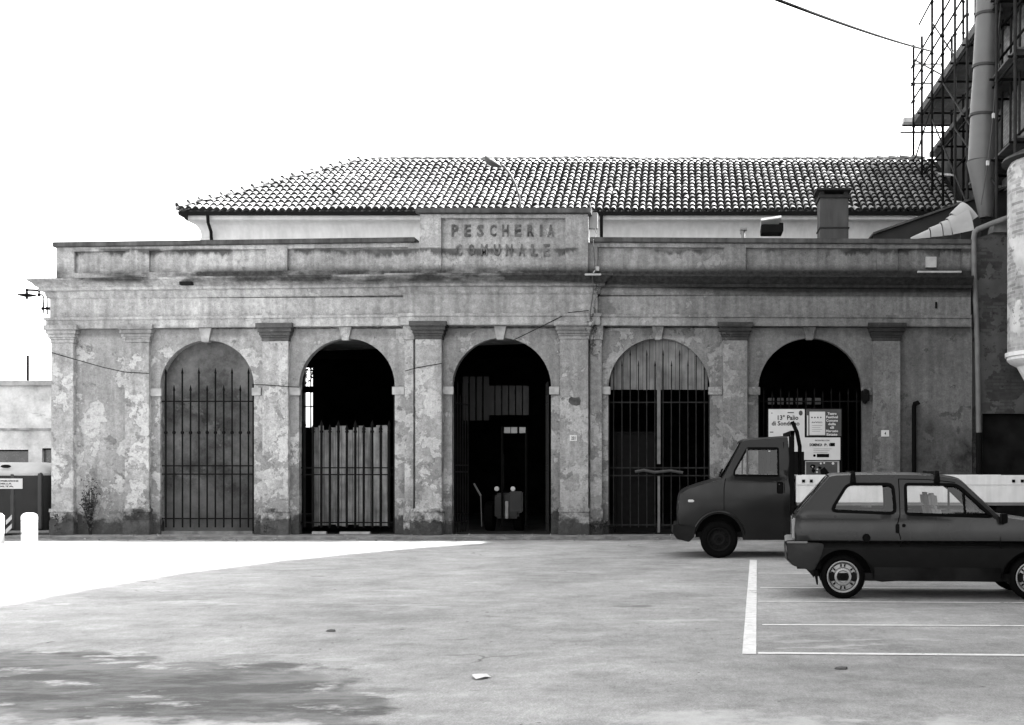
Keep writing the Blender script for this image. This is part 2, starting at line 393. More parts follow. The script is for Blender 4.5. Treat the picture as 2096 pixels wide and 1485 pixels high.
# side wall, back and flat roof of the front range (its room is one dark hall)
m = MB(); m.box(XL + .002, XL + .3, WT + .002, 7.6, -.02, 5.7); m.build('side_wall', PL, hall, wp=True)
m = MB(); m.box(XL + .3, XR, WT + .01, 7.9, 5.5, 5.72, 10); m.build('flat_roof', COP, hall)
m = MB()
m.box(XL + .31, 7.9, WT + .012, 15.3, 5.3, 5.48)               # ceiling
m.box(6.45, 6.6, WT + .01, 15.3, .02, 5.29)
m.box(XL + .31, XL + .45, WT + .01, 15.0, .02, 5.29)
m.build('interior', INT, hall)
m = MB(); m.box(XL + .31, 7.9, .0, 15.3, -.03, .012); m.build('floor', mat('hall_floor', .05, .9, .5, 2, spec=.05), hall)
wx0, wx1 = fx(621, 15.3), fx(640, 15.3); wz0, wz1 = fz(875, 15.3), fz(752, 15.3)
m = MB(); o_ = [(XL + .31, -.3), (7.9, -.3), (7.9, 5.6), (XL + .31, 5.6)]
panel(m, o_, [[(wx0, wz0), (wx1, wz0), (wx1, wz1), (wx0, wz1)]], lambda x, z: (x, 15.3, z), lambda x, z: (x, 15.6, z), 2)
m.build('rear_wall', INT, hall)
m = MB(); b = .03
m.box(wx0 + .2, wx0 + .24, 15.4, 15.44, wz0, wz1); zz = wz0 + (wz1 - wz0) * .58
m.box(wx0, wx1, 15.39, 15.45, zz, zz + .22); m.box(wx0, wx1, 15.41, 15.43, zz - .5, zz - .46)
rw = m.build('rear_window_frame', IRON, hall)
m = MB()
for i in range(60):                                            # creeper leaves across the top of the pane
    x = random.uniform(wx0, wx1); z = wz1 - abs(random.gauss(0, .28)); a = random.uniform(0, 6.28); r = random.uniform(.02, .05)
    m.prism([(x + r * math.cos(a), z + r * math.sin(a)), (x + r * math.cos(a + 2), z + r * math.sin(a + 2)), (x + r * math.cos(a + 4), z + r * math.sin(a + 4))], 15.46, 15.465)
m.build('creeper_leaves', INT, rw)

# pilasters with capital and base
def pilaster(x0, x1, p=.14, cap=True, step=None, plinth=None):
    X0, X1 = fx(x0, -p), fx(x1, -p)
    m = MB(); m.box(X0, X1, -p, .02, fz(1042), fz(697)); o = m.build('pilaster', PIL, hall, wp=True, bevel=.008)
    c = MB()
    if cap:
        steps = [(697, 690, .015), (690, 686, .035), (686, 679, .055), (679, 671, .085), (671, 661, .12)]
        for a, b_, e in steps: c.box(X0 - e, X1 + e, -p - e, .018, fz(a) + .001, fz(b_))
        c.build('capital', CAPM if cap == 1 else PIL, o, wp=True, bevel=.006)
    b_ = MB(); e = .05
    b_.box(X0 - e * .6, X1 + e * .6, -p - e, .018, .05, fz(1064)); b_.box(X0 - e * .4, X1 + e * .4, -p - e * .7, .0181, fz(1064) + .001, fz(1048)); b_.box(X0 - e * .7, X1 + e * .7, -p - e * 1.1, .0183, fz(1048) + .001, fz(1040) - .002)
    b_.build('pilaster_base', PIL, o, wp=True, bevel=.012)
    return o
pilaster(105, 150, .14, 2); pilaster(255, 305, .12, 2); pilaster(537, 590); pilaster(850, 904, .24)
pilaster(1146, 1204, .24, 2); pilaster(1480, 1530); pilaster(1787, 1843)
# set-back half pilasters beside the middle bay
for x0, x1 in ((828, 846), (1208, 1232)):
    X0, X1 = fx(x0, -.11), fx(x1, -.11)
    m = MB(); m.box(X0, X1, -.11, .02, fz(1042), fz(697)); o = m.build('half_pilaster', PIL, hall, wp=True, bevel=.008)
    m = MB(); m.box(X0 - .03, X1 + .03, -.15, .0175, fz(697) + .001, fz(661) - .004); m.build('capital', PIL, o, wp=True, bevel=.01)
    m = MB(); m.box(X0 - .02, X1 + .03, -.155, .0172, .05, fz(1041) - .002); m.build('pilaster_base', PIL, o, wp=True, bevel=.01)
m = MB(); m.box(fx(838, -.36), fx(904, -.36), -.36, -.15, .05, fz(1066)); m.build('step_block', PIL, hall, bevel=.02)
# imposts and keystones
IMP = [(304, 329), (519, 536), (592, 613), (806, 829), (902, 926), (1127, 1146), (1232, 1247), (1452, 1479), (1531, 1553), (1765, 1786)]
for i, (a, b_) in enumerate(IMP):
    m = MB(); m.box(fx(a) + .004, fx(b_) + (.03 if i % 2 == 0 else -.004), -.055, .012, fz(808), fz(792))
    if i % 2: m.v = [(q[0] - .03 if abs(q[0] - fx(a) - .004) < 1e-6 else q[0], q[1], q[2]) for q in m.v]
    o = m.build('impost', STONE if i < 7 else PIL, hall, wp=True, bevel=.008)
for a, b_, top in ARCH:
    c = (a + b_) / 2 - 2; m = MB()
    m.prism([(fx(c - 7), fz(top + 4)), (fx(c + 7), fz(top + 4)), (fx(c + 10), fz(680)), (fx(c + 13), ZT - .004), (fx(c - 13), ZT - .004), (fx(c - 10), fz(680))], -.07, .1)
    m.build('keystone', STONE if a < 600 or 900 < a < 1000 else PIL, hall, wp=True, bevel=.006)

# entablature: mitred mouldings that return round the ends
def moulding(mb, prof, x0, x1, yb0, yb1, nx=24, add=0, dz=0, rr=1):
    """prof [(out, z)] from bottom to top; returns back to yb0/yb1 at the left/right end"""
    rows = []
    for o_, z in prof:
        o_ = o_ + add; z = z + dz
        r = [(x0 - o_, yb0, z)] + [((x0 - o_) + (x1 + o_ * rr - x0 + o_) * i / nx, -o_, z) for i in range(nx + 1)] + [(x1 + o_ * rr, yb1, z)]
        rows.append(r)
    k = nx + 3; vs = [q for r in rows for q in r]; n = len(rows); fs = []
    for i in range(n - 1):
        for j in range(k - 1): fs.append((i * k + j, i * k + j + 1, (i + 1) * k + j + 1, (i + 1) * k + j))
    fs.append(tuple(j for j in range(k))); fs.append(tuple((n - 1) * k + j for j in range(k))[::-1])
    mb.add(vs, fs)
AR = [(0, ZT), (.16, ZT + .001), (.16, fz(652)), (.19, fz(650)), (.20, fz(645)), (.10, fz(644.5)), (.10, fz(607)), (.13, fz(604)), (.17, fz(599)), (.18, fz(592)), (.27, fz(590)), (.27, fz(584)),
      (.33, fz(581)), (.36, fz(576)), (.42, fz(571)), (.42, fz(567)), (.02, fz(564))]
def ledge(p): return [(max(o_, 0), z) for o_, z in p]
ARC_, FRZ, COR = AR[:5], AR[5:8], AR[8:]
segs = [(ARC_ , 'architrave'), ([(.10, fz(645)), (.10, fz(600))], 'frieze'), ([(.104, fz(606)), (.13, fz(604)), (.17, fz(599)), (.18, fz(592)), (.27, fz(590)), (.27, fz(584)), (.33, fz(581)), (.36, fz(576)), (.44, fz(571)), (.44, fz(567)), (.02, fz(563))], 'cornice')]
for prof, nm in segs:
    m = MB(); moulding(m, [(max(a, .004), z) for a, z in prof], XL + .12, XR - .06, 6.5, .3, rr=0)
    moulding(m, [(max(a, .004), z) for a, z in prof], fx(848), fx(1206), .1, .1, 8, add=.10, dz=.003)
    m.build(nm, ENT, hall, wp=True, smooth=35)
m = MB(); m.box(XL + .12, XR - .02, .008, WT - .004, ZT + .31, fz(560), 24); m.build('wall_core', ENT, hall, wp=True)
# parapet with sunk panels, piers, sign block and coping
PT, PB = fz(497), fz(563) - .02
PPX = [(115, 152), (265, 305), (545, 588), (835, 862), (1203, 1223), (1482, 1527), (1795, 1838), (1968, 1988)]
m = MB(); m.box(fx(115, -.01), fx(1988, -.01), .07, .33, PB, PT - .002, 24); par = m.build('parapet', ENT, hall, wp=True)
m = MB()
m.box(fx(115, -.01), fx(1988, -.01), -.012, .069, PT - .10, PT - .001, 24)
m.box(fx(115, -.01), fx(1988, -.01), -.013, .068, PB - .002, fz(551), 24)
for a, b_ in PPX: m.box(fx(a, -.02), fx(b_, -.02), -.02, .067, fz(551) - .02, PT - .08)
m.build('parapet_frame', ENT, par, wp=True, bevel=.006)
m = MB(); m.box(fx(107, -.09), fx(849, -.09), -.09, .40, PT, fz(487), 12); m.box(fx(1207, -.09), fx(1990, -.09), -.09, .40, PT, fz(487), 12); m.build('coping', COP, par, wp=True, bevel=.012)
sg = MB(); sg.box(fx(860, -.08), fx(1203, -.08), -.02, .45, PB - .03, fz(442)); sgo = sg.build('name_panel', ENT, hall)
m = MB(); x0, x1, xi0, xi1 = fx(859, -.12), fx(1204, -.12), fx(903, -.12), fx(1157, -.12)
m.box(x0, xi0, -.12, -.021, PB - .035, fz(441)); m.box(xi1, x1, -.1201, -.0211, PB - .036, fz(441)); m.box(xi0 + .001, xi1 - .001, -.119, -.021, fz(449), fz(441) - .002); m.box(xi0 + .001, xi1 - .001, -.119, -.021, PB - .034, fz(549))
m.build('name_frame', ENT, sgo, bevel=.008)
m = MB(); m.box(fx(850, -.2), fx(1209, -.2), -.2, .5, fz(440), fz(429)); m.build('name_coping', COP, sgo, bevel=.015)
m = MB()
for ch, x in zip('PESCHERIA', (931, 957, 983, 1009, 1034, 1060, 1086, 1107, 1127)): text(m, ch, (fx(x, -.04), -.026, fz(473)), .265, .05 if ch == 'I' else .145, .03, .02)
for ch, x in zip('COMUNALE', (939, 965, 991, 1017, 1042, 1068, 1094, 1119)): text(m, ch, (fx(x, -.04), -.026, fz(513)), .265, .145, .03, .02)
LET = NT('letter_cement'); LET.col(LET.ramp(LET.noise(3.5, 5, .7, off=2), .38, .62, .03, .14)); LET = LET.fin(.9); m.build('lettering', LET, sgo)

# doors, gates and infills --------------------------------------------------
def arch_fill(mb, i, y0, y1, zlo=.02, zcut=None, grow=.0):
    a, b_, top = ARCH[i]; x0, x1 = fx(a) - grow, fx(b_) + grow; r = (x1 - x0) / 2; cx = (x0 + x1) / 2; zs = fz(top) - r + grow
    if zcut is None: pts = [(x0, zlo), (x1, zlo)] + arc(cx, zs, r, 0, 180, 24)
    else:
        pts = [p for p in arc(cx, zs, r, 0, 180, 40) if p[1] > zcut]
    mb.prism(pts, y0, y1)
t = NT('stained_infill'); v = t.ramp(t.noise(1.3, 8, .72), .36, .64, .016, .11); v = t.mix(t.ramp(t.noise(2.2, 8, .7, off=4), .58, .63, 0, .5), v, .14)
v = t.mix(t.ramp(t.xyz()[2], .2, 1.4, .65, 0), v, .06); t.col(v); t.bump(t.noise(10, 6), .4, .02); INF = t.fin(.9)
m = MB(); arch_fill(m, 0, .23, .33, .02, grow=.02); m.build('infill_panel', INF, hall)
m = MB(); m.box(fx(322, .1), fx(530, .1), .06, .225, .0, .13); m.build('door_sill', PAVE, hall)
def grille(i, Y, n, rails, tips, knob, rad=.011, matl=IRON, alt=True, y_bot=1080):
    a, b_, top = ARCH[i]; x0, x1 = fx(a, Y) + .03, fx(b_, Y) - .03; r = (x1 - x0) / 2; cx = (x0 + x1) / 2; zs = fz(top, Y) - r
    g_ = MB()
    for k in range(n):
        x = x0 + (x1 - x0) * (k + .5) / n; zc = zs + math.sqrt(max(r * r - (x - cx) ** 2, 0)) - .05
        tp = fz(tips[k % 2] if alt else tips[0], Y); tp = min(tp, zc)
        e = random.uniform(-.006, .006)
        g_.bar((x + e, Y, fz(y_bot, Y)), (x, Y, tp), rad, 6); g_.bar((x, Y, tp), (x, Y, tp + .13), rad * 1.7, 6, .002)
        if knob: g_.ball((x, Y, fz(knob, Y)), .042, 6)
    o = g_.build('iron_gate', matl, hall)
    for y in rails:
        rl = MB(); rl.box(x0 - .03, x1 + .03, Y - .012, Y + .012, fz(y, Y) - .014, fz(y, Y) + .014); rl.build('gate_rail', matl, o)
    for xf in (x0 - .035, x1): fr = MB(); fr.box(xf, xf + .035, Y - .02, Y + .02, .07, zs); fr.build('gate_frame', matl, o)
    return o
grille(0, .08, 11, (822, 954, 971, 1062), (765, 800), 886, .019)
grille(1, .16, 11, (958, 972, 1070), (872, 880), 884, .03)
m = MB()                                                        # pale boarding behind the second gate
for k in range(13):
    xa = fx(640, 1.4) + k * .135; m.box(xa, xa + random.uniform(.118, .13), 1.4 + random.uniform(0, .01), 1.43, fz(1078, 1.4) + random.uniform(0, .05), fz(871, 1.4) - random.choice((0, .01, .05, .11)))
m.build('board_screen', mat('pale_boards', .26, .85, .3, 5, .1, streak=.45), hall)
m = MB(); m.box(fx(633), fx(662), .2, .32, .06, .115); m.box(fx(690), fx(752), .2, .33, .06, .11); m.build('sill_strip', STONE, hall)
# third arch: two leaves stand open inside, papers hang in the dark
m = MB()
for k in range(6):
    xa = fx(1000, 3) + k * .17; m.box(xa, xa + .14, 3.0, 3.02, fz(850, 3), fz(790, 3))
for k in range(4):
    xa = fx(945, 3) + k * .17; m.box(xa, xa + .13, 3.2, 3.22, fz(860, 3), fz(770, 3))
m.build('glazed_screen', mat('dusty_glass', .004, .5, .4, 4), hall)
# fourth arch: boarded lunette over the iron gate
m = MB(); zc = fz(798, .3); a, b_, top = ARCH[3]; x0, x1 = fx(a) , fx(b_); r = (x1 - x0) / 2; cx = (x0 + x1) / 2; zs = fz(top) - r
n = 15
for k in range(n):
    xa = x0 + .04 + (x1 - x0 - .08) * k / n; xb = x0 + .04 + (x1 - x0 - .08) * (k + 1) / n - .008
    za = zs + math.sqrt(max(r * r - (xa - cx) ** 2, 0)); zb = zs + math.sqrt(max(r * r - (xb - cx) ** 2, 0))
    yy = .22 + random.uniform(-.006, .006)
    if min(za, zb) > zc + .02: m.prism([(xa, zc - random.uniform(0, .015)), (xb, zc - .005), (xb, zb + .02), (xa, za + .02)], yy, yy + .025)
lun = m.build('boarded_lunette', WOOD, hall)
g4 = grille(3, .14, 12, (824, 958, 974, 1075), (728, 750), 0, .012, RUST)
m = MB(); m.box(fx(1345, .11), fx(1352, .11), .09, .13, fz(950, .1), fz(750, .1)); m.box(fx(1346, .11), fx(1351, .11), .09, .13, .1, fz(975, .1)); m.build('gate_post', PAINTED_POST, g4)
m = MB(); m.tube([P(1300, 966, .08), P(1318, 963, .07), P(1340, 967, .07), P(1372, 964, .08), P(1398, 968, .08)], .035, 8); m.build('latch_chain', mat('worn_steel', .05, .6, .3, 12, metal=.3), g4)
m = MB(); m.box(fx(1257, .3), fx(1262, .3), .28, .32, .1, fz(884, .3)); m.box(fx(1262, .3), fx(1343, .3), .28, .32, fz(888, .3), fz(884, .3)); m.box(fx(1263, .3), fx(1342, .3), .3, .31, .1, fz(889, .3)); m.build('inner_shutter', IRON, g4)
g5 = grille(4, .2, 12, (822, 1000), (806, 812), 0, .014, IRON)
GG = mat('grimy_glass', .03, .4, .5, 6)
for k in range(6): m = MB(); m.box(fx(1572 + 19 * k, .3), fx(1585 + 19 * k, .3), .3, .33, fz(828, .3), fz(815, .3)); m.build('transom_pane', GG, g5)
m = MB(); m.box(fx(1764, -.15), fx(1780, -.15), -.15, .0, fz(822), fz(800)); m.ball(P(1772, 803, -.1), .07, 8); m.bar(P(1768, 826, -.08), P(1776, 812, -.12), .05, 8); m.build('gate_hinge_bracket', IRON, hall, bevel=.01)
# display board with its posters in the fifth arch
bd = MB(); bd.box(fx(1570, -.02), fx(1724, -.02), -.02, .02, fz(1040), fz(836)); board = bd.build('notice_board', mat('board_black', .006, .8, spec=.05), None)
tag(board, 'tall dark notice board covered in posters inside the rightmost arch', 'notice board')
def poster(name, label, x0, x1, y0, y1, Y, mt):
    t_ = thing(name, label, 'poster', P((x0 + x1) / 2, y1, Y), 'posters in the rightmost arch')
    m_ = MB(); m_.box(fx(x0, Y), fx(x1, Y), Y, Y + .008, fz(y1, Y), fz(y0, Y)); m_.build('sheet', mt, t_); return t_
Yp = -.035
p = poster('poster', 'white festival poster with two lines of heavy black lettering, left on the notice board', 1573, 1647, 838, 925, Yp, PAPER)
m = MB(); text(m, "13° Palio", (fx(1613, Yp), Yp - .002, fz(855, Yp)), .11, .46, .02, .002); text(m, "di Sondrino", (fx(1608, Yp), Yp - .002, fz(867, Yp)), .10, .62, .02, .002)
m.ball(P(1580, 846, Yp), .012, 6); m.build('lettering', INK, p)
m = MB(); m.prism([(fx(1639, Yp) + .045 * math.cos(a_ / 4 * PI), fz(846, Yp) + .06 * math.sin(a_ / 4 * PI)) for a_ in range(8)], Yp - .003, Yp - .001); m.box(fx(1576, Yp), fx(1583, Yp), Yp - .003, Yp - .001, fz(886, Yp), fz(884, Yp)); m.box(fx(1612, Yp), fx(1625, Yp), Yp - .003, Yp - .001, fz(846, Yp), fz(844, Yp)); m.build('emblem', INKG, p)
p = poster('poster', 'dark grey poster with a column of pale words down its right side', 1650, 1722, 838, 893, Yp, INKG)
m = MB()
for k, (wd_, s_) in enumerate(((.2, 'Teatro'), (.26, 'Festival'), (.26, 'Comune'), (.17, 'della'), (.09, 'di'), (.27, 'Mercato'), (.24, 'Estate'))): text(m, s_, (fx(1703, Yp), Yp - .002, fz(847 + 7.1 * k, Yp)), .055, wd_, .03, .002)
m.box(fx(1652, Yp), fx(1654.5, Yp), Yp - .004, Yp - .001, fz(892, Yp), fz(851, Yp)); m.build('lettering', PAPER, p)
p = poster('poster', 'small pale notice with four dark dots near its top, pinned over a dark poster', 1657, 1689, 843, 891, Yp - .015, PAPER)
m = MB()
for k in range(4): m.ball(P(1662 + 6 * k, 855, Yp - .015), .018, 6)
m.v = [(q[0], Yp - .017 + (q[1] - Yp + .015) * .1, q[2]) for q in m.v]
text(m, 'AVVISO', (fx(1672, Yp), Yp - .017, fz(865, Yp)), .035, .24, .02, .002)
for k in range(4): m.box(fx(1662, Yp), fx(1683 - k % 2 * 4, Yp), Yp - .018, Yp - .016, fz(871.6 + 4 * k, Yp), fz(871 + 4 * k, Yp))
m.build('lettering', INKG, p)
p = poster('poster', 'white poster with a black boxed headline and a black label below it', 1646, 1720, 896, 942, Yp - .02, PAPER)
m = MB(); Yq = Yp - .022
text(m, 'INCONTRO CON', (fx(1683, Yq), Yq, fz(902, Yq)), .03, .32, .02, .002); text(m, 'DOMENICA', (fx(1670, Yq), Yq, fz(911, Yq)), .065, .28, .04, .002); text(m, 'P. I', (fx(1693, Yq), Yq, fz(911, Yq)), .06, .12, .03, .002)
m.box(fx(1699, Yq), fx(1709, Yq), Yq - .002, Yq, fz(914, Yq), fz(907, Yq)); m.box(fx(1672, Yq), fx(1697, Yq), Yq - .002, Yq, fz(936.5, Yq), fz(929.5, Yq))
for k in range(3): m.box(fx(1665, Yq), fx(1702 - 4 * k, Yq), Yq - .002, Yq, fz(919.5 + 3.6 * k, Yq), fz(919 + 3.6 * k, Yq))
m.lathe([(.02, -.001), (.03, -.001), (.03, .001), (.02, .001)], P(1667, 933, Yq), 'y', 14); m.build('lettering', INK, p)
p = poster('poster', 'picture poster of dark shapes and pale spots, lowest on the notice board', 1648, 1718, 944, 985, Yp, PAPER2)
m = MB(); m.box(fx(1650, Yp), fx(1714, Yp), Yp - .003, Yp - .001, fz(983, Yp), fz(946, Yp)); q = m.build('picture', INKG, p)
m = MB()
for (x, y, r_) in ((1664, 955, .06), (1686, 965, .09), (1690, 972, .09), (1665, 964, .05), (1678, 958, .04)):
    m.prism([(fx(x, Yp) + r_ * random.uniform(.7, 1.2) * math.cos(a_ / 4.5 * PI), fz(y, Yp) + r_ * random.uniform(.6, 1.1) * math.sin(a_ / 4.5 * PI)) for a_ in range(9)], Yp - .006 - x * 1e-6, Yp - .004)
m.build('dark_shapes', INK, q)
m = MB()
for (x, y, r_) in ((1680, 949, .022), (1687, 948, .02), (1705, 949, .03), (1673, 961, .018), (1663, 956, .014), (1672, 967, .02)):
    m.prism([(fx(x, Yp) + r_ * math.cos(a_ / 4.5 * PI), fz(y, Yp) + r_ * math.sin(a_ / 4.5 * PI)) for a_ in range(9)], Yp - .009, Yp - .0065)
m.build('pale_spots', PAPER, q)

# hall range behind: coved eaves, hipped pan-and-cover tile roof
EY = 35.4 - CD; EX = fx(367, EY); EZ = fz(434, EY); SL = .572; DR = 4.25; RX = 7.9
WXL = fx(412, EY + .4)
cov = []
for k in range(9):
    a_ = k / 8 * PI / 2; cov.append((.30 * (1 - math.cos(a_)) , EZ - .62 + .40 * math.sin(a_)))
prof = [(0, 5.75), (0, EZ - .72), (.03, EZ - .71), (.03, EZ - .66), (.0, EZ - .65)] + cov + [(.34, EZ - .20), (.34, EZ - .12), (.37, EZ - .11), (.37, EZ - .02)]
m = MB(); 
prof3 = [(o_ - (EY + .4), z) for o_, z in prof]                # profile 'out' is measured from the wall plane
rows = [[(WXL - o_, 15.6, z), (WXL - o_, EY + .4 - o_, z), (RX, EY + .4 - o_, z)] for o_, z in prof]
vs = [q for r in rows for q in r]; m.add(vs, [(i * 3 + j, i * 3 + j + 1, i * 3 + j + 4, i * 3 + j + 3) for i in range(len(rows) - 1) for j in range(2)])
m.build('upper_wall', WHITEWALL, hall, smooth=50)
m = MB(); m.box(EX, RX, EY - .08, EY + .05, EZ - .10, EZ - .004, 3); m.box(EX - .001, EX + .12, EY + .05, 15.6, EZ - .10, EZ - .004)
m.prism([(EX - .04, EZ - .003), (EX + .25, EZ - .26), (EX + .25, EZ - .003)], EY - .085, EY - .02); m.build('gutter', DARKMETAL, hall)
def downpipe(pts, r=.045): 
    m_ = MB(); m_.tube(pts, r, 10); return m_.build('downpipe', DARKMETAL, hall, smooth=60)
downpipe([P(425, 440, EY - .05), P(426, 456, EY - .02), P(432, 475, EY + .25), P(433, 500, EY + .3)])
downpipe([P(1231, 436, EY - .05), P(1231, 470, EY + .0), P(1231, 500, EY + .25)])
roofm = MB()
ry = EY + DR; rz = EZ + DR * SL
roofm.add([(EX, EY, EZ), (RX, EY, EZ), (RX, ry, rz), (EX + DR, ry, rz), (EX, ry + DR, EZ), (RX, ry + DR, EZ)], [(0, 1, 2, 3), (0, 3, 4), (3, 2, 5, 4)])
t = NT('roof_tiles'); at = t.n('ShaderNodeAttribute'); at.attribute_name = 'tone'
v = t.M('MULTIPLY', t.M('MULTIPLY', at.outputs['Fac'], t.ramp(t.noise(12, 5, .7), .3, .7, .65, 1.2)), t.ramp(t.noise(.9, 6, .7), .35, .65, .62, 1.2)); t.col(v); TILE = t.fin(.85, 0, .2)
DECKM = mat('roof_deck', .01, .9, .3, 5)
ro = roofm.build('roof', DECKM, hall)
tl = MB(); tones = []
def tile(o_, u, vdir, nrm, L, r0, r1, tone):                    # o_ lower centre, u across, vdir up-slope
    o_ = o_ + nrm * (.05 * mnoise.noise(Vector((o_.x * .45, o_.y * .5, 3))) + .03)
    n_ = 6; vs = []; lift = .055
    for (d, r, lf) in ((0, r0, lift), (L, r1, 0.012)):
        for k in range(n_ + 1):
            a_ = PI * k / n_; vs.append(o_ + vdir * d + u * (math.cos(a_) * r) + nrm * (math.sin(a_) * r * .95 + lf))
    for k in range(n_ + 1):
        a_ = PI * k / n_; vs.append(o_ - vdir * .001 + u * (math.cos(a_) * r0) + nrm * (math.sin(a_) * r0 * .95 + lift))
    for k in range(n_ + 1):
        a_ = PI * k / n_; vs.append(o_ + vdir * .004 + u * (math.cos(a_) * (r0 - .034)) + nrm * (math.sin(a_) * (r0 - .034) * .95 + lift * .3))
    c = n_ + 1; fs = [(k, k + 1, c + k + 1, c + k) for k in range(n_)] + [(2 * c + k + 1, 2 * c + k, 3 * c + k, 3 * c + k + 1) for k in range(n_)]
    tl.add(vs, fs); tones.extend([tone] * (2 * c) + [.02] * (2 * c))  # lip vertices near black: shadow under each tile end painted in
def slope(org, u, back, x0, x1, hipL, hipR):
    ln = math.sqrt(1 + SL * SL); vdir = (back + Vector((0, 0, SL))) / ln; nrm = Vector((-back.x * SL, -back.y * SL, 1)) / ln
    step = .333 * DR * ln / 4.95; rows_ = 15; ex = DR * ln / rows_; col = .2
    n_ = int((x1 - x0) / col)
    for i in range(n_):
        base = random.uniform(-.006, .006)
        for j in range(rows_):
            d = j * ex - .05; hd = max(d / ln, 0) ; x = x0 + (i + .5) * col
            if hipL and x - x0 < hd + .02: continue
            if hipR and x1 - x < hd + .02: continue
            tone = random.choice((.17, .2, .24, .24, .28, .14, .19, .3)) * random.uniform(.9, 1.1)
            o_ = org + u * (x + base + random.uniform(-.008, .008)) + vdir * (d + random.uniform(-.022, .022)) + nrm * .01
            a_ = random.uniform(-.03, .03); vv = (vdir + u * a_).normalized()
            if random.random() < .03: vv = (vdir + u * random.uniform(-.16, .16)).normalized(); o_ = o_ - vdir * .05
            tile(o_, u, vv, nrm, ex + .06, .079, .058, tone)
slope(Vector((0, EY, EZ)), Vector((1, 0, 0)), Vector((0, 1, 0)), EX, RX, True, False)
slope(Vector((EX, 0, EZ)), Vector((0, 1, 0)), Vector((1, 0, 0)), EY, EY + 2 * DR, True, True)
def caps(p, q, r, L):
    p, q = Vector(p), Vector(q); d = (q - p).normalized(); n_ = int((q - p).length / L); u = d.cross(Vector((0, 0, 1))).normalized(); nr = u.cross(d)
    for i in range(n_): tile(p + d * (i * L) + nr * .05 + u * random.uniform(-.01, .01), u, (d + u * random.uniform(-.03, .03)).normalized(), nr, L + .05, r, r * .85, random.uniform(.24, .34))
caps((EX, EY, EZ), (EX + DR, ry, rz), .12, .34); caps((EX + DR, ry, rz - .03), (RX - .2, ry, rz - .03), .11, .36)
for x_, y_, k_ in ((1918, 366, 9.9), (1948, 425, 7.6)): tile(P(x_, y_, k_), Vector((0, 1, 0)), Vector((1, 0, .05)).normalized(), Vector((0, 0, 1)), .5, .11, .09, .8)
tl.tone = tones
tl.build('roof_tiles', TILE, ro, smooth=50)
# chimney stack behind the parapet, vents and hatch
yc = 3.0
m = MB(); m.box(fx(1679, yc), fx(1737, yc), yc, yc + .75, 5.7, fz(402, yc)); ch = m.build('chimney', mat('chimney_render', .06, .9, .2, 2, .3, streak=.15), hall, bevel=.015)
m = MB(); m.box(fx(1676, yc), fx(1740, yc), yc - .04, yc + .79, fz(406, yc), fz(399, yc)); m.box(fx(1677, yc), fx(1739, yc), yc - .02, yc + .77, fz(468, yc), fz(465, yc))
for x in (1679, 1728): m.box(fx(x, yc), fx(x + 9, yc), yc + .02, yc + .7, fz(399, yc) + .001, fz(391, yc))
m.box(fx(1671, yc), fx(1743, yc), yc - .09, yc + .84, fz(390.5, yc), fz(386, yc)); m.build('chimney_cap', mat('chimney_slab', .02, .9, .3, 5), ch, bevel=.008)
m = MB(); yv = 2.0; m.bar(P(1521, 500, yv), P(1521, 472, yv), .05, 10); m.box(fx(1515, yv), fx(1529, yv), yv - .09, yv + .09, fz(472, yv), fz(468, yv)); m.bar(P(1516, 474, yv), P(1516, 480, yv), .02, 6)
m.build('vent_pipe', LEAD, hall)
m = MB(); m.obox(P(1579, 472, yv), (.25, 0, .0), (0, .25, 0), (0, 0, .1)); m.obox(P(1598, 468, yv), (.05, 0, 0), (0, .2, 0), (0, 0, .1)); sk = m.build('roof_hatch', mat('hatch_side', .008, .8, spec=.05), hall, bevel=.01)
m = MB(); m.obox(P(1577, 459, yv), (.24, 0, .035), (.0, .28, -.09), (0, .01, .03)); m.build('hatch_lid', mat('hatch_lid', .6, .4), sk, bevel=.008)
m = MB(); ya = ry; m.bar((fx(1837, ya), ya, rz), P(1837, 283, ya), .012, 6); tag(m.build('aerial', DARKMETAL), 'thin straight aerial standing on the tiled ridge near the scaffold', 'aerial')
# meter box, pipes, plates, fixings
m = MB(); m.box(fx(1204, .2), fx(1223, .2), .2, .36, fz(468, .2), fz(435, .2)); mb_ = m.build('junction_box', BOXM, None, bevel=.01); tag(mb_, 'grey electrical box at the right side of the name panel', 'electrical box')
m = MB(); m.tube([P(1217, 468, .18), P(1222, 480, .1), P(1214, 492, -.12), P(1216, 520, -.14), P(1218, 552, -.16), P(1213, 562, -.5), P(1214, 600, -.5), P(1208, 640, -.33), P(1209, 700, -.3)], .010, 6); m.tube([P(1212, 434, .2), P(1209, 425, .3), P(1207, 415, 1.5)], .012, 6)
tag(m.build('service_cable', INKG, None), 'cable dropping from the electrical box over the cornice', 'cable')
m = MB(); m.obox(P(1214, 563, -.5), (.18, 0, .0), (0, .06, 0), (0, 0, .02)); m.obox(P(1222, 551, -.1), (.05, 0, .0), (0, .05, 0), (0, 0, .05)); tag(m.build('cable_bracket', PAPER2, None, bevel=.006), 'small pale bracket lying on the cornice under the electrical box', 'bracket')
def plate(x0, x1, y0, y1, s_, lab):
    Y = -.262 if x0 < 1200 else -.162
    t_ = thing('house_number_plate', lab, 'number plate', P((x0 + x1) / 2, y1, Y)); m_ = MB(); m_.box(fx(x0, Y), fx(x1, Y), Y, Y + .02, fz(y1, Y), fz(y0, Y)); m_.build('plate', PAPER, t_)
    m_ = MB(); text(m_, s_, (fx((x0 + x1) / 2, Y), Y - .003, fz((y0 + y1) / 2, Y)), .07, .09 if len(s_) > 1 else .035, .02, .002); m_.build('numeral', INK, t_)
plate(1166, 1181, 891, 903, '221', 'white number plate reading 221 on the pilaster right of the middle arch')
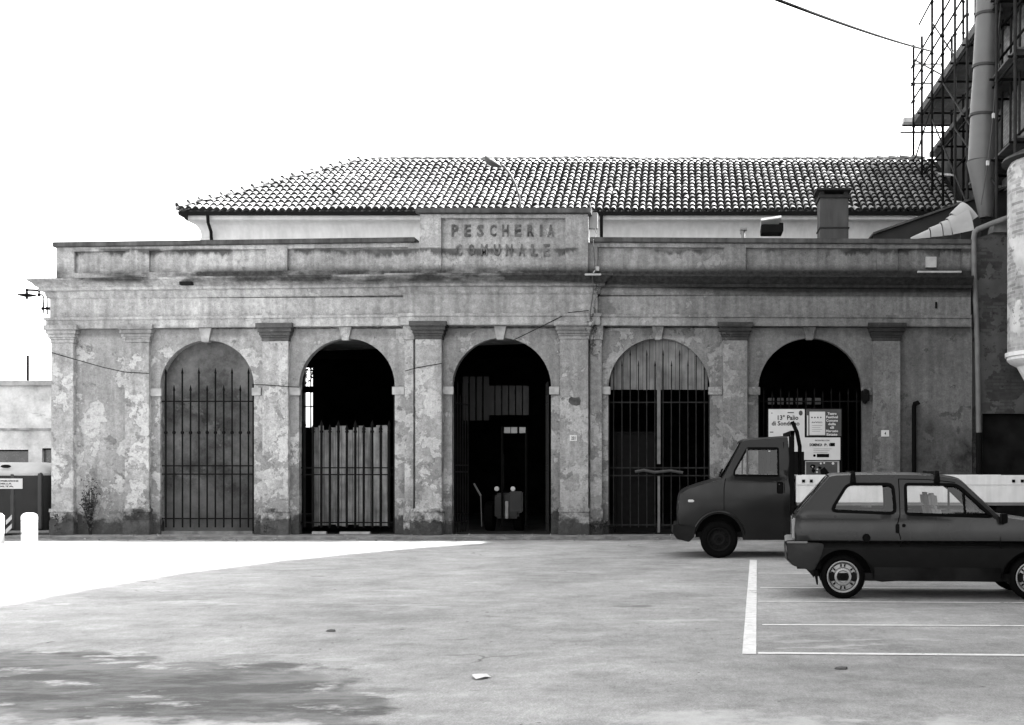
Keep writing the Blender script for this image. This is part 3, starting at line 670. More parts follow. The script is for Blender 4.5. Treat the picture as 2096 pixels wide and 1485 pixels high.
plate(1804, 1820, 881, 894, '4', 'white number plate reading 4 on the pilaster right of the poster arch')
m = MB(); Y = -.02; m.box(fx(1895, Y), fx(1917, Y), -.03, .069, fz(548, Y), fz(526, Y)); tag(m.build('access_panel', mat('pale_panel', .3, .8, .3, 5), None, bevel=.004), 'square pale panel set in the parapet at the far right', 'panel')
m = MB(); m.box(fx(1870), fx(1958), -.5, -.44, fz(565.5), fz(562)); tag(m.build('cornice_batten', STONE, None), 'thin pale batten lying along the dark cornice at the right', 'batten')
m = MB(); m.tube([P(1871, 1095, -.08), P(1871, 850, -.08), P(1871, 832, -.09), P(1873, 826, -.12), P(1877, 824, -.15), P(1880, 829, -.15)], .05, 10); tag(m.build('standpipe', mat('tarred_pipe', .003, .8, spec=.05), None, smooth=60), 'black vertical pipe with a hooked top against the right end wall', 'pipe')
m = MB(); m.box(fx(367, -.44), fx(392, -.44), -.445, -.3, fz(577.5, -.44), fz(571, -.44)); m.build('cornice_hole', INT, hall, wp=True)
m = MB(); m.box(fx(1912), fx(1916), -.125, -.05, fz(630), fz(617)); m.build('wall_slot', INT, hall, wp=True)
m = MB(); Yh = -.24; m.prism([(fx(1176, Yh) + .135 * sx_ , fz(822, Yh) + .1 * sz_) for sx_, sz_ in ((-.9, .6), (-.6, 1), (.1, .8), (.8, .95), (1, .2), (.9, -.7), (.3, -1), (-.5, -.75), (-1, -.1))], -.243, -.2395); m.build('plaster_gap', mat('old_mortar', .05, .9, .5, 10, .5), hall)
for pts, lb in (([(105, 722), (150, 735), (210, 752), (255, 762), (305, 765)], 'thin wire sagging across the leftmost wall panel'), ([(520, 788), (537, 788), (592, 792), (612, 793)], 'short thin wire crossing the pilaster left of the second arch'), ([(829, 760), (850, 754), (905, 744)], 'short thin wire rising across the pilaster left of the open arch'), ([(1050, 697), (1110, 668), (1165, 640), (1205, 636)], 'thin wire climbing over the architrave above the open arch')):
    m = MB(); Yw = -.165 if pts[0][0] < 700 else -.27; m.tube([P(x, y, Yw) for x, y in pts], .009, 5); tag(m.build('wire', IRON, None), lb, 'wire')

# gate leaves of the middle arch folded back inside
for sx_, xe in ((1, fx(925, .3) + .06), (-1, fx(1128, .3) - .06)):
    m = MB()
    for k in range(6): m.bar((xe + sx_ * .03 * k, .35 + .17 * k, .08), (xe + sx_ * .03 * k, .35 + .17 * k, 3.5 if k % 2 else 3.2), .012, 6)
    for z in (.3, 1.45, 1.6, 3.0): m.bar((xe, .33, z), (xe + sx_ * .15, 1.22, z), .014, 6)
    m.build('folded_gate', mat('folded_iron', .006, .8, .4, 8), hall)

# things standing inside the open middle arch
bike = thing('parked_tractor', 'small tractor with two round lamps standing in the dark middle arch', 'tractor', P(1035, 1085, 2.2))
Yb = 2.2; DKP = mat('tractor_paint', .005, .45, .3, 5); m = MB(); m.box(fx(1012, Yb), fx(1062, Yb), Yb, Yb + 1.4, fz(1062, Yb), fz(1010, Yb)); m.build('bonnet', DKP, bike, bevel=.05)
for x in (1017, 1050):
    m = MB(); m.lathe([(.0, -.04), (.055, -.035), (.06, 0), (.04, .06)], P(x, 1001, Yb), 'y', 14); m.build('headlight', mat('lamp_glass', .6, .2), bike, smooth=True)
for x in (1003, 1062):
    m = MB(); m.lathe([(.12, -.1), (.33, -.1), (.36, -.05), (.36, .1), (.3, .12), (.12, .12)], (fx(x, Yb + .6), Yb + .6, .37), 'x', 22); m.build('wheel', RUBBER, bike, smooth=40)
m = MB(); m.box(fx(1042, Yb), fx(1070, Yb), Yb - .02, Yb + .1, fz(1050, Yb), fz(1006, Yb)); m.build('mudguard', mat('grey_guard', .02, .5), bike, bevel=.03)
m = MB(); m.box(fx(1035, Yb), fx(1041, Yb), Yb - .08, Yb - .02, fz(1062, Yb), fz(1026, Yb)); m.build('front_strut', STONE, bike, bevel=.01)
m = MB(); m.bar(P(1030, 1000, Yb + .8), P(1030, 930, Yb + .8), .025, 8); m.build('exhaust', RUST, bike)
for k, x in enumerate((1032, 1046, 1063)):
    m = MB(); m.box(fx(x, 2), fx(x + 12.5, 2), 2.0, 2.01, fz(887, 2), fz(875, 2)); tag(m.build('hanging_paper', PAPER2, None), ('left pale paper of the three hanging in the dark middle arch', 'middle pale paper of the three hanging in the dark middle arch', 'right pale paper of the three hanging in the dark middle arch')[k], 'paper', 'papers in the middle arch')
m = MB(); m.bar(P(1031, 874, 2.02), P(1077, 874, 2.02), .01, 6); m.bar(P(1028, 874, 2.05), P(1028, 1080, 2.05), .03, 6); m.bar(P(1077, 874, 2.05), P(1077, 1080, 2.05), .03, 6); tag(m.build('notice_rail', IRON, None), 'thin upright rail frame carrying three papers in the middle arch', 'frame')
m = MB(); m.bar(P(970, 990, 1.2), P(984, 1015, 1.2), .025, 6); m.bar(P(984, 1015, 1.2), P(986, 1078, 1.3), .012, 6); tag(m.build('handcart_handle', mat('worn_handle', .12, .6), None), 'bent pale cart handle leaning inside the middle arch', 'handle')

# ------------------------------------------------------------------ street lamps, cables
lamp = thing('street_lamp', 'curved arm street lamp rising behind the name panel', 'street lamp', (fx(1065, 1.2), 1.2, 0))
Y = 1.2
m = MB(); m.tube([(fx(1065, Y), Y, 5.72), P(1065, 420, Y), P(1062, 400, Y), P(1055, 378, Y), P(1045, 358, Y), P(1032, 342, Y), P(1024, 337, Y)], .028, 8); m.build('lamp_arm', LAMPM, lamp, smooth=60)
m = MB()
ax = (P(994, 321, Y) - P(1027, 341, Y)); L_ = ax.length; ax.normalize(); dn = Vector((ax.z, 0, -ax.x)); dn = dn if dn.z < 0 else -dn
vs = []; n_ = 9
for i in range(n_):
    t_ = i / (n_ - 1); hw = .17 * math.sin(PI * min(.12 + t_ * .8, 1)) ** .8 * (.35 + .75 * t_) + .02
    c = P(1027, 341, Y) + ax * (L_ * t_)
    for k in range(10):
        a_ = 2 * PI * k / 10; vs.append(c + Vector((0, 1, 0)) * math.cos(a_) * hw * .9 + dn * (math.sin(a_) * hw * (.75 if math.sin(a_) > 0 else .35) + hw * .15))
m.add(vs, [(i * 10 + k, i * 10 + (k + 1) % 10, i * 10 + 10 + (k + 1) % 10, i * 10 + 10 + k) for i in range(n_ - 1) for k in range(10)] + [tuple(range(10))[::-1], tuple(range(len(vs) - 10, len(vs)))])
m.build('lamp_head', LAMPM, lamp, smooth=60)
wl = thing('bracket_lamp', 'small disc lamp on a thin iron bracket off the left cornice', 'wall lamp', P(100, 640, .8)); Y = .8
m = MB(); m.tube([P(110, 596, Y), P(80, 595, Y), P(55, 594, Y)], .024, 6); m.tube([P(80, 604, Y), P(87, 604, Y), P(90, 611, Y), P(89, 630, Y), P(88, 642, Y)], .018, 6); m.bar(P(96, 595, Y), P(97, 644, Y), .015, 6); m.bar(P(85, 632, Y), P(110, 632, Y), .024, 6)
m.bar(P(80, 595, Y), P(80, 604, Y), .02, 6)
for x, y in ((55, 594), (80, 595), (80, 604), (96, 595), (88, 632), (96, 632), (101, 632)): m.ball(P(x, y, Y), .04, 6)
m.build('bracket', IRON, wl)
m = MB(); m.lathe([(.02, .09), (.03, .03), (.20, .0), (.19, -.015), (.06, -.045), (.03, -.05), (.025, -.09), (.001, -.11)], P(55, 604, Y), 'z', 20); m.build('lamp_shade', IRON, wl, smooth=True)
m = MB(); pts = []
a_, b_ = P(1560, -12, -8), P(1905, 105, 9)
for i in range(25):
    t_ = i / 24; q = a_.lerp(b_, t_); pts.append((q.x, q.y, q.z - .5 * 4 * t_ * (1 - t_) * .12))
m.tube(pts, .03, 6); tag(m.build('overhead_cable', IRON, None), 'black overhead cable crossing the white sky to the scaffold', 'cable')

# ------------------------------------------------------------------ old brick wall at the right of the hall
def brickmat(name, base, mort, light=.0, scale=4.2, patch=.5):
    t = NT(name); mp = t.n('ShaderNodeMapping'); t.t.links.new(t.pos, mp.inputs[0])
    sep = t.xyz(); cb = t.n('ShaderNodeCombineXYZ'); t.inp(cb.inputs[0], t.M('ADD', sep[0], sep[1])); t.inp(cb.inputs[1], sep[2])
    q = t.n('ShaderNodeTexBrick'); t.t.links.new(cb.outputs[0], q.inputs['Vector']); q.inputs['Scale'].default_value = 1
    q.inputs['Brick Width'].default_value = .27; q.inputs['Row Height'].default_value = .075; q.inputs['Mortar Size'].default_value = .011; q.inputs['Mortar Smooth'].default_value = .4
    q.inputs['Color1'].default_value = (base * .7,) * 3 + (1,); q.inputs['Color2'].default_value = (base * 1.35,) * 3 + (1,); q.inputs['Mortar'].default_value = (mort,) * 3 + (1,)
    b_ = t.n('ShaderNodeRGBToBW'); t.t.links.new(q.outputs[0], b_.inputs[0]); v = t.M('MULTIPLY', b_.outputs[0], t.ramp(t.noise(2, 6, .7), .3, .7, .55, 1.35))
    pn = t.noise(1.3, 8, .6, off=6)
    if patch: v = t.mix(t.ramp(pn, .62 - patch * .15, .635 - patch * .15), v, t.ramp(t.noise(2.2, 5), .3, .7, base * 1.1, base * 1.9))
    v = t.mix(t.ramp(t.noise(9, 5, .7, off=9), .63, .67, 0, .8), v, base * .35)
    t.col(v); t.bump(t.M('ADD', b_.outputs[0], t.noise(14, 6)), .5, .02); return t.fin(.92, 0, .15)
BR = brickmat('old_dark_brick', .05, .045, patch=1.1)
PBR = brickmat('pale_brick', .30, .36, patch=.5)
CHB = brickmat('church_brick', .16, .13, patch=.5)
ow = thing('old_brick_wall', 'dark patched brick wall with a black opening beside the hall', 'wall', (7.0, .2, 0))
m = MB(); X0 = fx(1991, .12)
ol = [(X0, -.02), (fx(2011, .12), -.02), (fx(2011, .12), fz(847, .12)), (fx(2140, .12), fz(847, .12)), (fx(2140, .12), -.02), (fx(2200, .12), -.02), (fx(2200, .12), fz(486, .12)), (fx(2060, .12), fz(478, .12)), (fx(2040, .12), fz(470, .12)), (fx(2020, .12), fz(482, .12)), (X0, fz(490, .12))]
panel(m, ol, [], lambda x, z: (x, .12, z), lambda x, z: (x, .5, z), .6); m.build('masonry', BR, ow)
m = MB(); m.box(fx(2012, .3), fx(2139, .3), .32, .36, .0, fz(846, .3)); m.build('dark_door', INT, ow)
m = MB(); Yd = .0; m.tube([(XR + .13, -.06, fz(886, Yd)), (XR + .10, -.06, fz(700, Yd)), P(1994, 560, -.06), P(1993, 490, -.06), P(1995, 476, -.06), P(2001, 470, -.07), P(2030, 458, -.1), P(2080, 440, -.3)], .06, 12); m.build('pale_downpipe', mat('pale_pipe', .12, .6, .2, 5), ow, smooth=60)
m = MB(); m.tube([(XR + .14, -.06, 0), (XR + .14, -.06, fz(886, Yd) - .003)], .07, 12); m.build('pipe_shoe', IRON, ow, smooth=60)
m = MB(); Y = .1
pts = [(fx(2030, Y), fz(478, Y))] + [(fx(2050, Y) + .2 * math.cos(a_) * 1.1, fz(478, Y) + .33 * math.sin(a_)) for a_ in [R(180 - 18 * k) for k in range(0, 11)]]
m.prism(pts, -.05, .5); m.build('coping_tile', mat('coping_tile', .10, .9, .3, 8), ow, smooth=40)

# ------------------------------------------------------------------ church with its turret
ch_ = thing('brick_church', 'tall brick church flank behind scaffolding at the right edge', 'church', (9, 6, 0))
m = MB(); m.box(8.2, 16, 3.3, 13.0, -.02, 11.7); m.build('aisle_wall', mat('aisle_render', .02, .9, .6, 1.5, .4), ch_)
m = MB(); m.box(8.0, 16.2, 3.3, 13.2, 11.7, 11.85); m.build('eaves_slab', COP, ch_)
m = MB(); m.box(7.9, 16, -1.3, 3.29, -.02, 13.0)
m.build('transept_wall', CHB, ch_)
m = MB()
prof = [(-34, 18.4), (-10.2, 18.4), (-8, 18.3), (-5.9, 18.1), (-4, 17.5), (-2.1, 16.7), (-.3, 15.6), (1.2, 14.1), (1.6, 13.9)]
pv = [(9, y, -.02) for y, _ in prof] + [(9, y, z) for y, z in prof] + [(18, y, -.02) for y, _ in prof] + [(18, y, z) for y, z in prof]
n_ = len(prof); fs = [(i, i + 1, n_ + i + 1, n_ + i) for i in range(n_ - 1)] + [(2 * n_ + i + 1, 2 * n_ + i, 3 * n_ + i, 3 * n_ + i + 1) for i in range(n_ - 1)] + [(n_ + i, n_ + i + 1, 3 * n_ + i + 1, 3 * n_ + i) for i in range(n_ - 1)] + [(0, n_, 3 * n_, 2 * n_), (n_ - 1, 2 * n_ - 1, 4 * n_ - 1, 3 * n_ - 1)]
m.add(pv, fs); m.build('shade_block', CHB, ch_)  # unseen block added at right; top profile shaped to cast the square's shadow edge
cx_, cy_ = fx(2065, -.9) + 1.15, -.9
m = MB(); m.lathe([(1.15, 4.02), (1.15, fz(345, -.9)), (1.10, fz(334, -.9)), (1.0, fz(332, -.9))], (cx_, cy_, 0), 'z', 48); tr = m.build('round_turret', PBR, ch_, smooth=40)
m = MB(); m.lathe([(.4, 3.0), (.75, 3.35), (.95, 3.72), (1.1, 3.80), (1.16, 3.86), (1.16, 3.92), (1.20, 3.93), (1.20, 4.02)], (cx_, cy_, 0), 'z', 48); m.build('turret_corbel', mat('corbel_stone', .7, .8, .1, 6), tr, smooth=25)
m = MB(); m.lathe([(1.28, fz(332, -.9) + .001), (1.25, fz(326, -.9)), (.8, fz(305, -.9)), (.05, fz(285, -.9))], (cx_, cy_, 0), 'z', 40); m.build('turret_roof', BR, tr, smooth=30)

# ------------------------------------------------------------------ lean-to beside the hall
lt = thing('lean_to', 'dark lean-to roof rising between parapet and church', 'lean-to', (6, 3, 5.7)); Y = 2.6
m = MB(); m.prism([(fx(1788, Y), fz(481, Y)), (fx(1960, Y), fz(418, Y)), (fx(2060, Y), fz(390, Y)), (fx(2060, Y), fz(505, Y)), (fx(1788, Y), fz(505, Y))], Y, Y + .12); m.build('gable_boards', mat('tarred_boards', .02, .8, .4, 3), lt)
m = MB(); a_, b_ = P(1786, 479.5, Y), P(2060, 384, Y); d = (b_ - a_); c = (a_ + b_) / 2; m.obox((c.x, Y + 1.6, c.z), d / 2, (0, 1.7, 0), (0, 0, .025)); m.build('roof_sheet', COP, lt)

# ------------------------------------------------------------------ scaffold
SX0, SX1 = 7.16, 8.12
sc_ = thing('scaffold', 'tall steel tube scaffold climbing the church wall above the tiled roof', 'scaffold', (SX0, 11, 8))
SY = [7.16 * F / (x - PX) - CD for x in (1870, 1887, 1908, 1930, 1955, 1980, 2008, 2040, 2078)]
STEEL = mat('scaffold_steel', .003, .8, .4, 9, spec=.08); STEEL2 = mat('scaffold_steel_pale', .02, .7, .3, 9, spec=.1)
tops = [fz(92, SY[0]), fz(75, SY[1])] + [1.5 + .372 * (y + CD) + .25 for y in SY[2:]]
r_ = .038
for i, y in enumerate(SY):
    zb = 8.8 if y > 6 else 5.5
    for k, x in enumerate((SX0, SX1 - .06)):
        m = MB(); m.bar((x, y, zb), (x, y, tops[i] if k == 0 else min(tops[i], 15)), r_, 8)
        for z in (12.2, 13.0, 13.5, 14.1, 15.0, 15.6, 10.4):
            if zb < z < tops[i]: m.ball((x, y - .01, z), .055, 6)
        m.build('pole', STEEL if i < 4 else STEEL2, sc_)
for z in (13.0, 13.55, 14.1, 15.0):
    y1_ = SY[0] if z < 14.3 else SY[1]
    m = MB(); m.bar((SX0 - .03, y1_ + .3, z), (SX0 - .03, SY[4 if z > 14 else 5], z), .026, 8); m.build('guard_rail', STEEL, sc_)
for i, y in enumerate(SY):
    for z in (12.25,) + ((8.6,) if i > 4 else ()) :
        if z > tops[i]: continue
        m = MB(); m.bar((SX0 - (.35 if i == 0 else .12), y + .06, z), (SX1 + .45, y + .06, z), .032, 8); m.build('transom', STEEL, sc_)
m = MB(); m.bar((SX0 - .40, SY[0] + .1, 12.05), (SX0 + 1.55, SY[0] + .1, 12.05), .03, 8); m.build('transom', STEEL, sc_)
m = MB(); m.bar((SX0 - .1, SY[0], 13.55), (SX0 + .6, SY[0], 13.55), .025, 8); m.build('transom', STEEL, sc_)
m = MB(); m.bar((SX0 - .02, SY[0], 14.15), (SX0 + .9, SY[0], 14.15), .025, 8); m.build('transom', STEEL, sc_)
PLANK = mat('scaffold_planks', .07, .85, .35, 2.5, streak=.2)
for i in range(len(SY) - 1):                                   # plank bays seen from below
    for z in (12.32,) + ((8.68, 10.6) if i > 4 else ()):
        m = MB()
        for k in range(4): xa = SX0 + .02 + k * .31; m.box(xa, xa + .295, SY[i + 1] + .01, SY[i] - .01 + (.35 if i == 0 else 0), z, z + .045)
        m.build('deck', PLANK, sc_)
for z in (10.4, 12.2):
    for x in (SX0 + .04, SX1 - .1):
        m = MB(); m.bar((x, SY[1], z), (x, SY[-1], z), .028, 8); m.build('ledger', STEEL, sc_)
for i in range(2, 9):
    m = MB(); m.bar((SX0 - .15, SY[i] + .05, 10.45), (SX1 + .1, SY[i] + .05, 10.45), .03, 8); m.build('transom', STEEL, sc_)
    if i < 8: m = MB(); m.bar((SX1 - .05, SY[i], 12.4 if i % 2 else 13.9), (SX1 - .05, SY[i + 1], 13.9 if i % 2 else 12.4), .024, 8); m.build('brace', STEEL, sc_)
for k in range(5):
    y = SY[6] - k * .8; m = MB(); m.bar((SX0 + .5, y, 9.0), (SX0 + .5, y - .1, 13.2), .03, 8); m.build('pole', STEEL2, sc_)
for z in (9.0, 11.2, 11.9):
    m = MB(); m.bar((SX0 + .3, SY[6], z), (SX0 + .35, SY[8] - 1.2, z), .03, 8); m.build('ledger', STEEL, sc_)
m = MB(); m.box(SX0 - .28, SX0 + .1, SY[0] + .1, SY[0] + .5, 12.375, 12.52); m.build('toe_board', mat('toe_board', .4, .8), sc_)
for i in range(1, len(SY)):
    m = MB(); m.box(SX0 + .03, SX0 + .06, SY[i] + .05, SY[i - 1] - .05, 12.37, 12.37 + .19); m.build('toe_board', PLANK, sc_)
for (a_, b_) in (((SX1, SY[7], 8.4), (SX1, SY[3], 12.2)), ((SX1, SY[5], 8.4), (SX1, SY[7], 12.2)), ((SX0, SY[6], 9.4), (SX0, SY[3], 12.2)), ((SX0, SY[3], 12.4), (SX0, SY[0], 14.3)), ((SX0 + .05, SY[0], 11.2), (SX0 + .05, SY[2], 12.2)), ((SX0, SY[5], 8.2), (SX0, SY[2], 11.6)), ((SX0, SY[8], 12.4), (SX0, SY[5], 14.5)), ((SX0, SY[7], 8), (SX0, SY[4], 10.5)), ((SX0, SY[4], 12.4), (SX0, SY[2], 14.4))):
    m = MB(); m.bar(a_, b_, .026, 8); m.build('brace', STEEL2, sc_)
NET = mat('debris_sheet', .02, .9, .3, 1.5)
m = MB()
for k in range(7):
    y = SY[5] + (SY[1] - SY[5]) * k / 6
vsn = []; nx_, nz_ = 16, 6
for i in range(nx_ + 1):
    for j in range(nz_ + 1):
        y = SY[6] + (SY[3] - SY[6]) * i / nx_; z = 8.4 + 2.9 * j / nz_ * (1 - .5 * i / nx_); vsn.append((SX1 - .02 + .05 * mnoise.noise(Vector((y * 1.3, z * 1.2, 0))), y, z))
m.add(vsn, [(i * (nz_ + 1) + j, (i + 1) * (nz_ + 1) + j, (i + 1) * (nz_ + 1) + j + 1, i * (nz_ + 1) + j + 1) for i in range(nx_) for j in range(nz_)])
m.add([(q[0] + .015, q[1], q[2]) for q in vsn], [(i * (nz_ + 1) + j, i * (nz_ + 1) + j + 1, (i + 1) * (nz_ + 1) + j + 1, (i + 1) * (nz_ + 1) + j) for i in range(nx_) for j in range(nz_)])
m.build('debris_sheet', NET, sc_, smooth=True)

# ------------------------------------------------------------------ rubble chutes
CH = mat('chute_plastic', .085, .45, .12, 3, spec=.5); CHP = mat('pale_chute', .25, .5, .12, 3)
Y = 1.6
rc = thing('rubble_chute', 'fat segmented rubble chute hanging down the scaffold', 'rubble chute', P(2015, 445, Y))
sec = [((2027, -150), (2024, 32), 29, 25), ((2023, 30), (2018, 138), 29, 25), ((2018, 136), (2013, 238), 30, 25), ((2013, 236), (2010, 333), 31, 26)]
s_ = (CD + Y) / F
for (a_, b_, r0, r1) in sec:
    m = MB(); m.bar(P(*a_, Y), P(*b_, Y), r1 * s_, 28, r0 * s_ * .93)
    m.build('chute_section', CH, rc, smooth=50)
    m = MB(); pp, qq = P(*b_, Y), P(*a_, Y); dd = (qq - pp).normalized(); m.bar(pp - dd * .03, pp + dd * .03, r0 * s_ * .97, 28); m.build('chute_collar', mat('collar', .03, .6), rc, smooth=50)
m = MB(); m.bar(P(2010, 331, Y - .02), P(2018, 446, Y - .02), 31 * s_, 28, 14 * s_); m.build('chute_cone', CH, rc, smooth=50)
m = MB()
m.tube([P(2052, -30, Y - .5), P(2044, 60, Y - .5), P(2040, 135, Y - .5), P(2033, 238, Y - .52), P(2022, 333, Y - .55), P(2008, 420, Y - .4)], .012, 6); m.build('rope', LAMPM, rc)
for x, y in ((2040, 137), (2033, 238), (2021, 335)):
    m = MB(); m.box(fx(x - 3, Y - .5), fx(x + 3, Y - .5), Y - .56, Y - .5, fz(y + 5, Y - .5), fz(y - 5, Y - .5)); m.build('clip', PAPER, rc, bevel=.006)
ic = thing('inclined_chute', 'pale half-round chute sloping down onto the parapet', 'chute', P(1880, 486, .9)); Y = .9
def half(a_, b_, ra, rb, nm):
    a_, b_ = Vector(a_), Vector(b_); d = (b_ - a_).normalized(); u = Vector((0, 1, 0)); nr = u.cross(d); nr = nr if nr.z > 0 else -nr; vs = []; n_ = 12
    for c, r1 in ((a_, ra), (b_, rb)):
        for rr in (r1, r1 - .015):
            for k in range(n_ + 1): q = PI * k / n_; vs.append(c + u * math.cos(q) * rr + nr * math.sin(q) * rr)
    c = n_ + 1; fs = []
    for k in range(n_): fs += [(k, k + 1, 2 * c + k + 1, 2 * c + k), (c + k + 1, c + k, 3 * c + k, 3 * c + k + 1), (k, c + k, c + k + 1, k + 1), (2 * c + k, 2 * c + k + 1, 3 * c + k + 1, 3 * c + k)]
    fs += [(0, 2 * c, 3 * c, c), (n_, c + n_, 3 * c + n_, 2 * c + n_)]
    mm = MB(); mm.add(vs, fs); mm.build(nm, CHP, ic, smooth=50)
pts = [(1864, 491, .05), (1902, 490, .26), (1925, 489, .38), (1942, 488, .46), (1982, 482, .70)]
for i in range(4): half(P(pts[i][0], pts[i][1], Y), P(pts[i + 1][0] - 1.5, pts[i + 1][1] + .5, Y), pts[i][2], pts[i + 1][2] - .03, 'half_pipe')
half(P(1966, 470, Y), P(1992, 452, Y), .44, .50, 'half_pipe')

# ------------------------------------------------------------------ low building, aerial, bin and bollards at the left
lb = thing('low_building', 'low pale rendered building seen beyond the left corner', 'building', (-21, 9, 0)); Y = 8.5
LBW = NT('bleached_render'); v = LBW.ramp(LBW.noise(1.6, 9, .75), .34, .66, .3, .62); v = LBW.mix(LBW.ramp(LBW.noise(2.4, 8, .7, sx=.5, sz=2), .6, .64, 0, .6), v, .25); LBW.col(v); LBM = LBW.fin(.9)
m = MB(); o_ = [(-30, -.02), (fx(150, Y), -.02), (fx(150, Y), fz(790, Y)), (-30, fz(788, Y))]
wn = [(fx(-90, Y), fz(948, Y)), (fx(58, Y), fz(948, Y)), (fx(58, Y), fz(921, Y)), (fx(-90, Y), fz(921, Y))]
wn2 = [(fx(86, Y), fz(948, Y)), (fx(112, Y), fz(948, Y)), (fx(112, Y), fz(918, Y)), (fx(86, Y), fz(918, Y))]
panel(m, o_, [wn, wn2], lambda x, z: (x, Y, z), lambda x, z: (x, Y + .4, z), 1.5); m.build('wall', LBM, lb)
m = MB(); m.box(-30, fx(150, Y), Y - .12, Y + .5, fz(790, Y) + .001, fz(780, Y)); m.box(-30, fx(150, Y), Y - .05, Y - .001, fz(881, Y), fz(877, Y)); m.build('cornice', mat('grey_cornice', .25, .9, .4, 4), lb)
for q in (wn, wn2):
    m = MB(); x0, x1, z0, z1 = q[0][0], q[1][0], q[0][1], q[2][1]; m.box(x0, x1, Y + .12, Y + .15, z0, z1); wp_ = m.build('window', DGLASS, lb)
    m = MB(); m.box(x0 + .001, x1 - .001, Y + .07, Y + .119, z1 - .04, z1 - .002); m.box(x1 - .04, x1 - .001, Y + .071, Y + .118, z0, z1 - .041); m.build('window_frame', IRON, wp_)
m = MB(); m.bar(P(57, 783, 9), P(57, 728, 9), .035, 6); m.ball(P(57, 744, 9), .04, 6); tag(m.build('roof_mast', INK, None), 'short dark mast on the low building at the left edge', 'mast')
bn = thing('waste_container', 'big dark waste container with a pale rim and striped reflectors by the left corner', 'waste container', (fx(20, .8), 1.2, 0)); Y = .55
BIN = mat('bin_plastic', .016, .6, .2, 3, spec=.2)
def rbox(mb, x0, x1, y0, y1, z0, z1, r, taper=0):
    cx, cy = (x0 + x1) / 2, (y0 + y1) / 2; vs = []; lv = [(z0, 0), (z1 - .12, taper), (z1 - .05, taper - .02), (z1, taper - .12)]
    for z, e in lv:
        for a_, b_ in rrect(x0 - e, x1 + e, y0 - e, y1 + e, r, 6): vs.append((a_, b_, z))
    n_ = 28; k = len(vs) // 4; fs = [(i * k + j, i * k + (j + 1) % k, (i + 1) * k + (j + 1) % k, (i + 1) * k + j) for i in range(3) for j in range(k)]
    fs += [tuple(range(k))[::-1], tuple(range(3 * k, 4 * k))]; mb.add(vs, fs)
bx0, bx1 = fx(-90, Y), fx(97, Y)
m = MB(); rbox(m, bx0, bx1, Y, Y + 1.3, .12, fz(966, Y), .30, .03); m.build('body', BIN, bn, smooth=35)
m = MB(); vs = []; 
prof = [(fz(974, Y), .02), (fz(969, Y), .045), (fz(964, Y), .035), (fz(958, Y), -.03), (fz(953, Y), -.12), (fz(949, Y), -.27), (fz(946.5, Y), -.45)]
for z, e in prof:
    for a_, b_ in rrect(bx0 - e, bx1 + e, Y - e, Y + 1.3 + e, max(.30 + e * .5, .08), 6): vs.append((a_, b_, z))
k = len(vs) // len(prof); m.add(vs, [(i * k + j, i * k + (j + 1) % k, (i + 1) * k + (j + 1) % k, (i + 1) * k + j) for i in range(len(prof) - 1) for j in range(k)] + [tuple(range(k))[::-1], tuple(range((len(prof) - 1) * k, len(prof) * k))])
lid = m.build('lid', mat('lid_plastic', .38, .5, .1, 4), bn, smooth=40)
m = MB(); m.lathe([(.001, -.02), (.11, -.02), (.12, 0), (.11, .02), (.001, .03)], P(12, 955, Y - .05), 'y', 20); m.v = [(q[0], q[1], fz(955, Y) + (q[2] - fz(955, Y)) * .33) for q in m.v]; m.build('lid_slot', IRON, lid)
for x in (22, 78):
    m = MB(); m.box(fx(x, Y), fx(x + 9, Y), Y - .035, Y + .06, .16, fz(968, Y)); m.build('rib', mat('bin_rib', .04, .6, spec=.2), bn, bevel=.015)
Yl = Y - .045
m = MB(); m.box(fx(-40, Yl), fx(46, Yl), Yl, Yl + .012, fz(1001, Yl), fz(980, Yl)); lbp = m.build('label_plate', PAPER, bn)
m = MB()
for s_, y, x1_ in (('PER LA DISTRIBUZIONE', 985, 39), ('DI CARTA DELLA', 990.5, 25), ('RACCOLTA', 996, 29)): text(m, s_, (fx(x1_ - 35, Yl), Yl - .003, fz(y, Yl)), .035, .75, .03, .002)
m.build('lettering', INK, lbp)
m = MB()
for z in (fz(1065, Yl), fz(1083, Yl)): m.prism([(fx(12, Yl), z - .11), (fx(24, Yl), z + .02), (fx(24, Yl), z + .12), (fx(12, Yl), z - .01)], Yl, Yl + .03)
m.build('reflector_stripe', PAPER, bn)
def bollard(x, y, lab):
    g0 = gp(x, y); b_ = thing('bollard', lab, 'bollard', (g0.x, g0.y, 0), 'white bollards at the left corner')
    r = .155; z = .62; m_ = MB(); m_.lathe([(r, 0), (r, z - .17)], g0, 'z', 28); m_.build('post', BOLM, b_, smooth=40)
    m_ = MB(); m_.lathe([(r - .022, z - .169), (r - .022, z - .155), (r + .002, z - .155), (r + .002, z - .08), (r * .93, z - .045), (r * .7, z - .012), (r * .35, z), (.001, z + .003)], g0, 'z', 28); m_.build('cap', BOLM, b_, smooth=30)
    return b_
BOLM = NT('chipped_white_paint'); v = BOLM.mix(BOLM.ramp(BOLM.noise(5, 7, .7), .60, .62), .6, .05); BOLM.col(v); BOLM = BOLM.fin(.6)
bo = bollard(60, 1112, 'white bollard standing just left of the hall corner, chipped near its top')
b2 = copy_tree(bo, None, (-.62, -.12, 0)); b2['label'] = 'white bollard cut by the left edge of the picture'

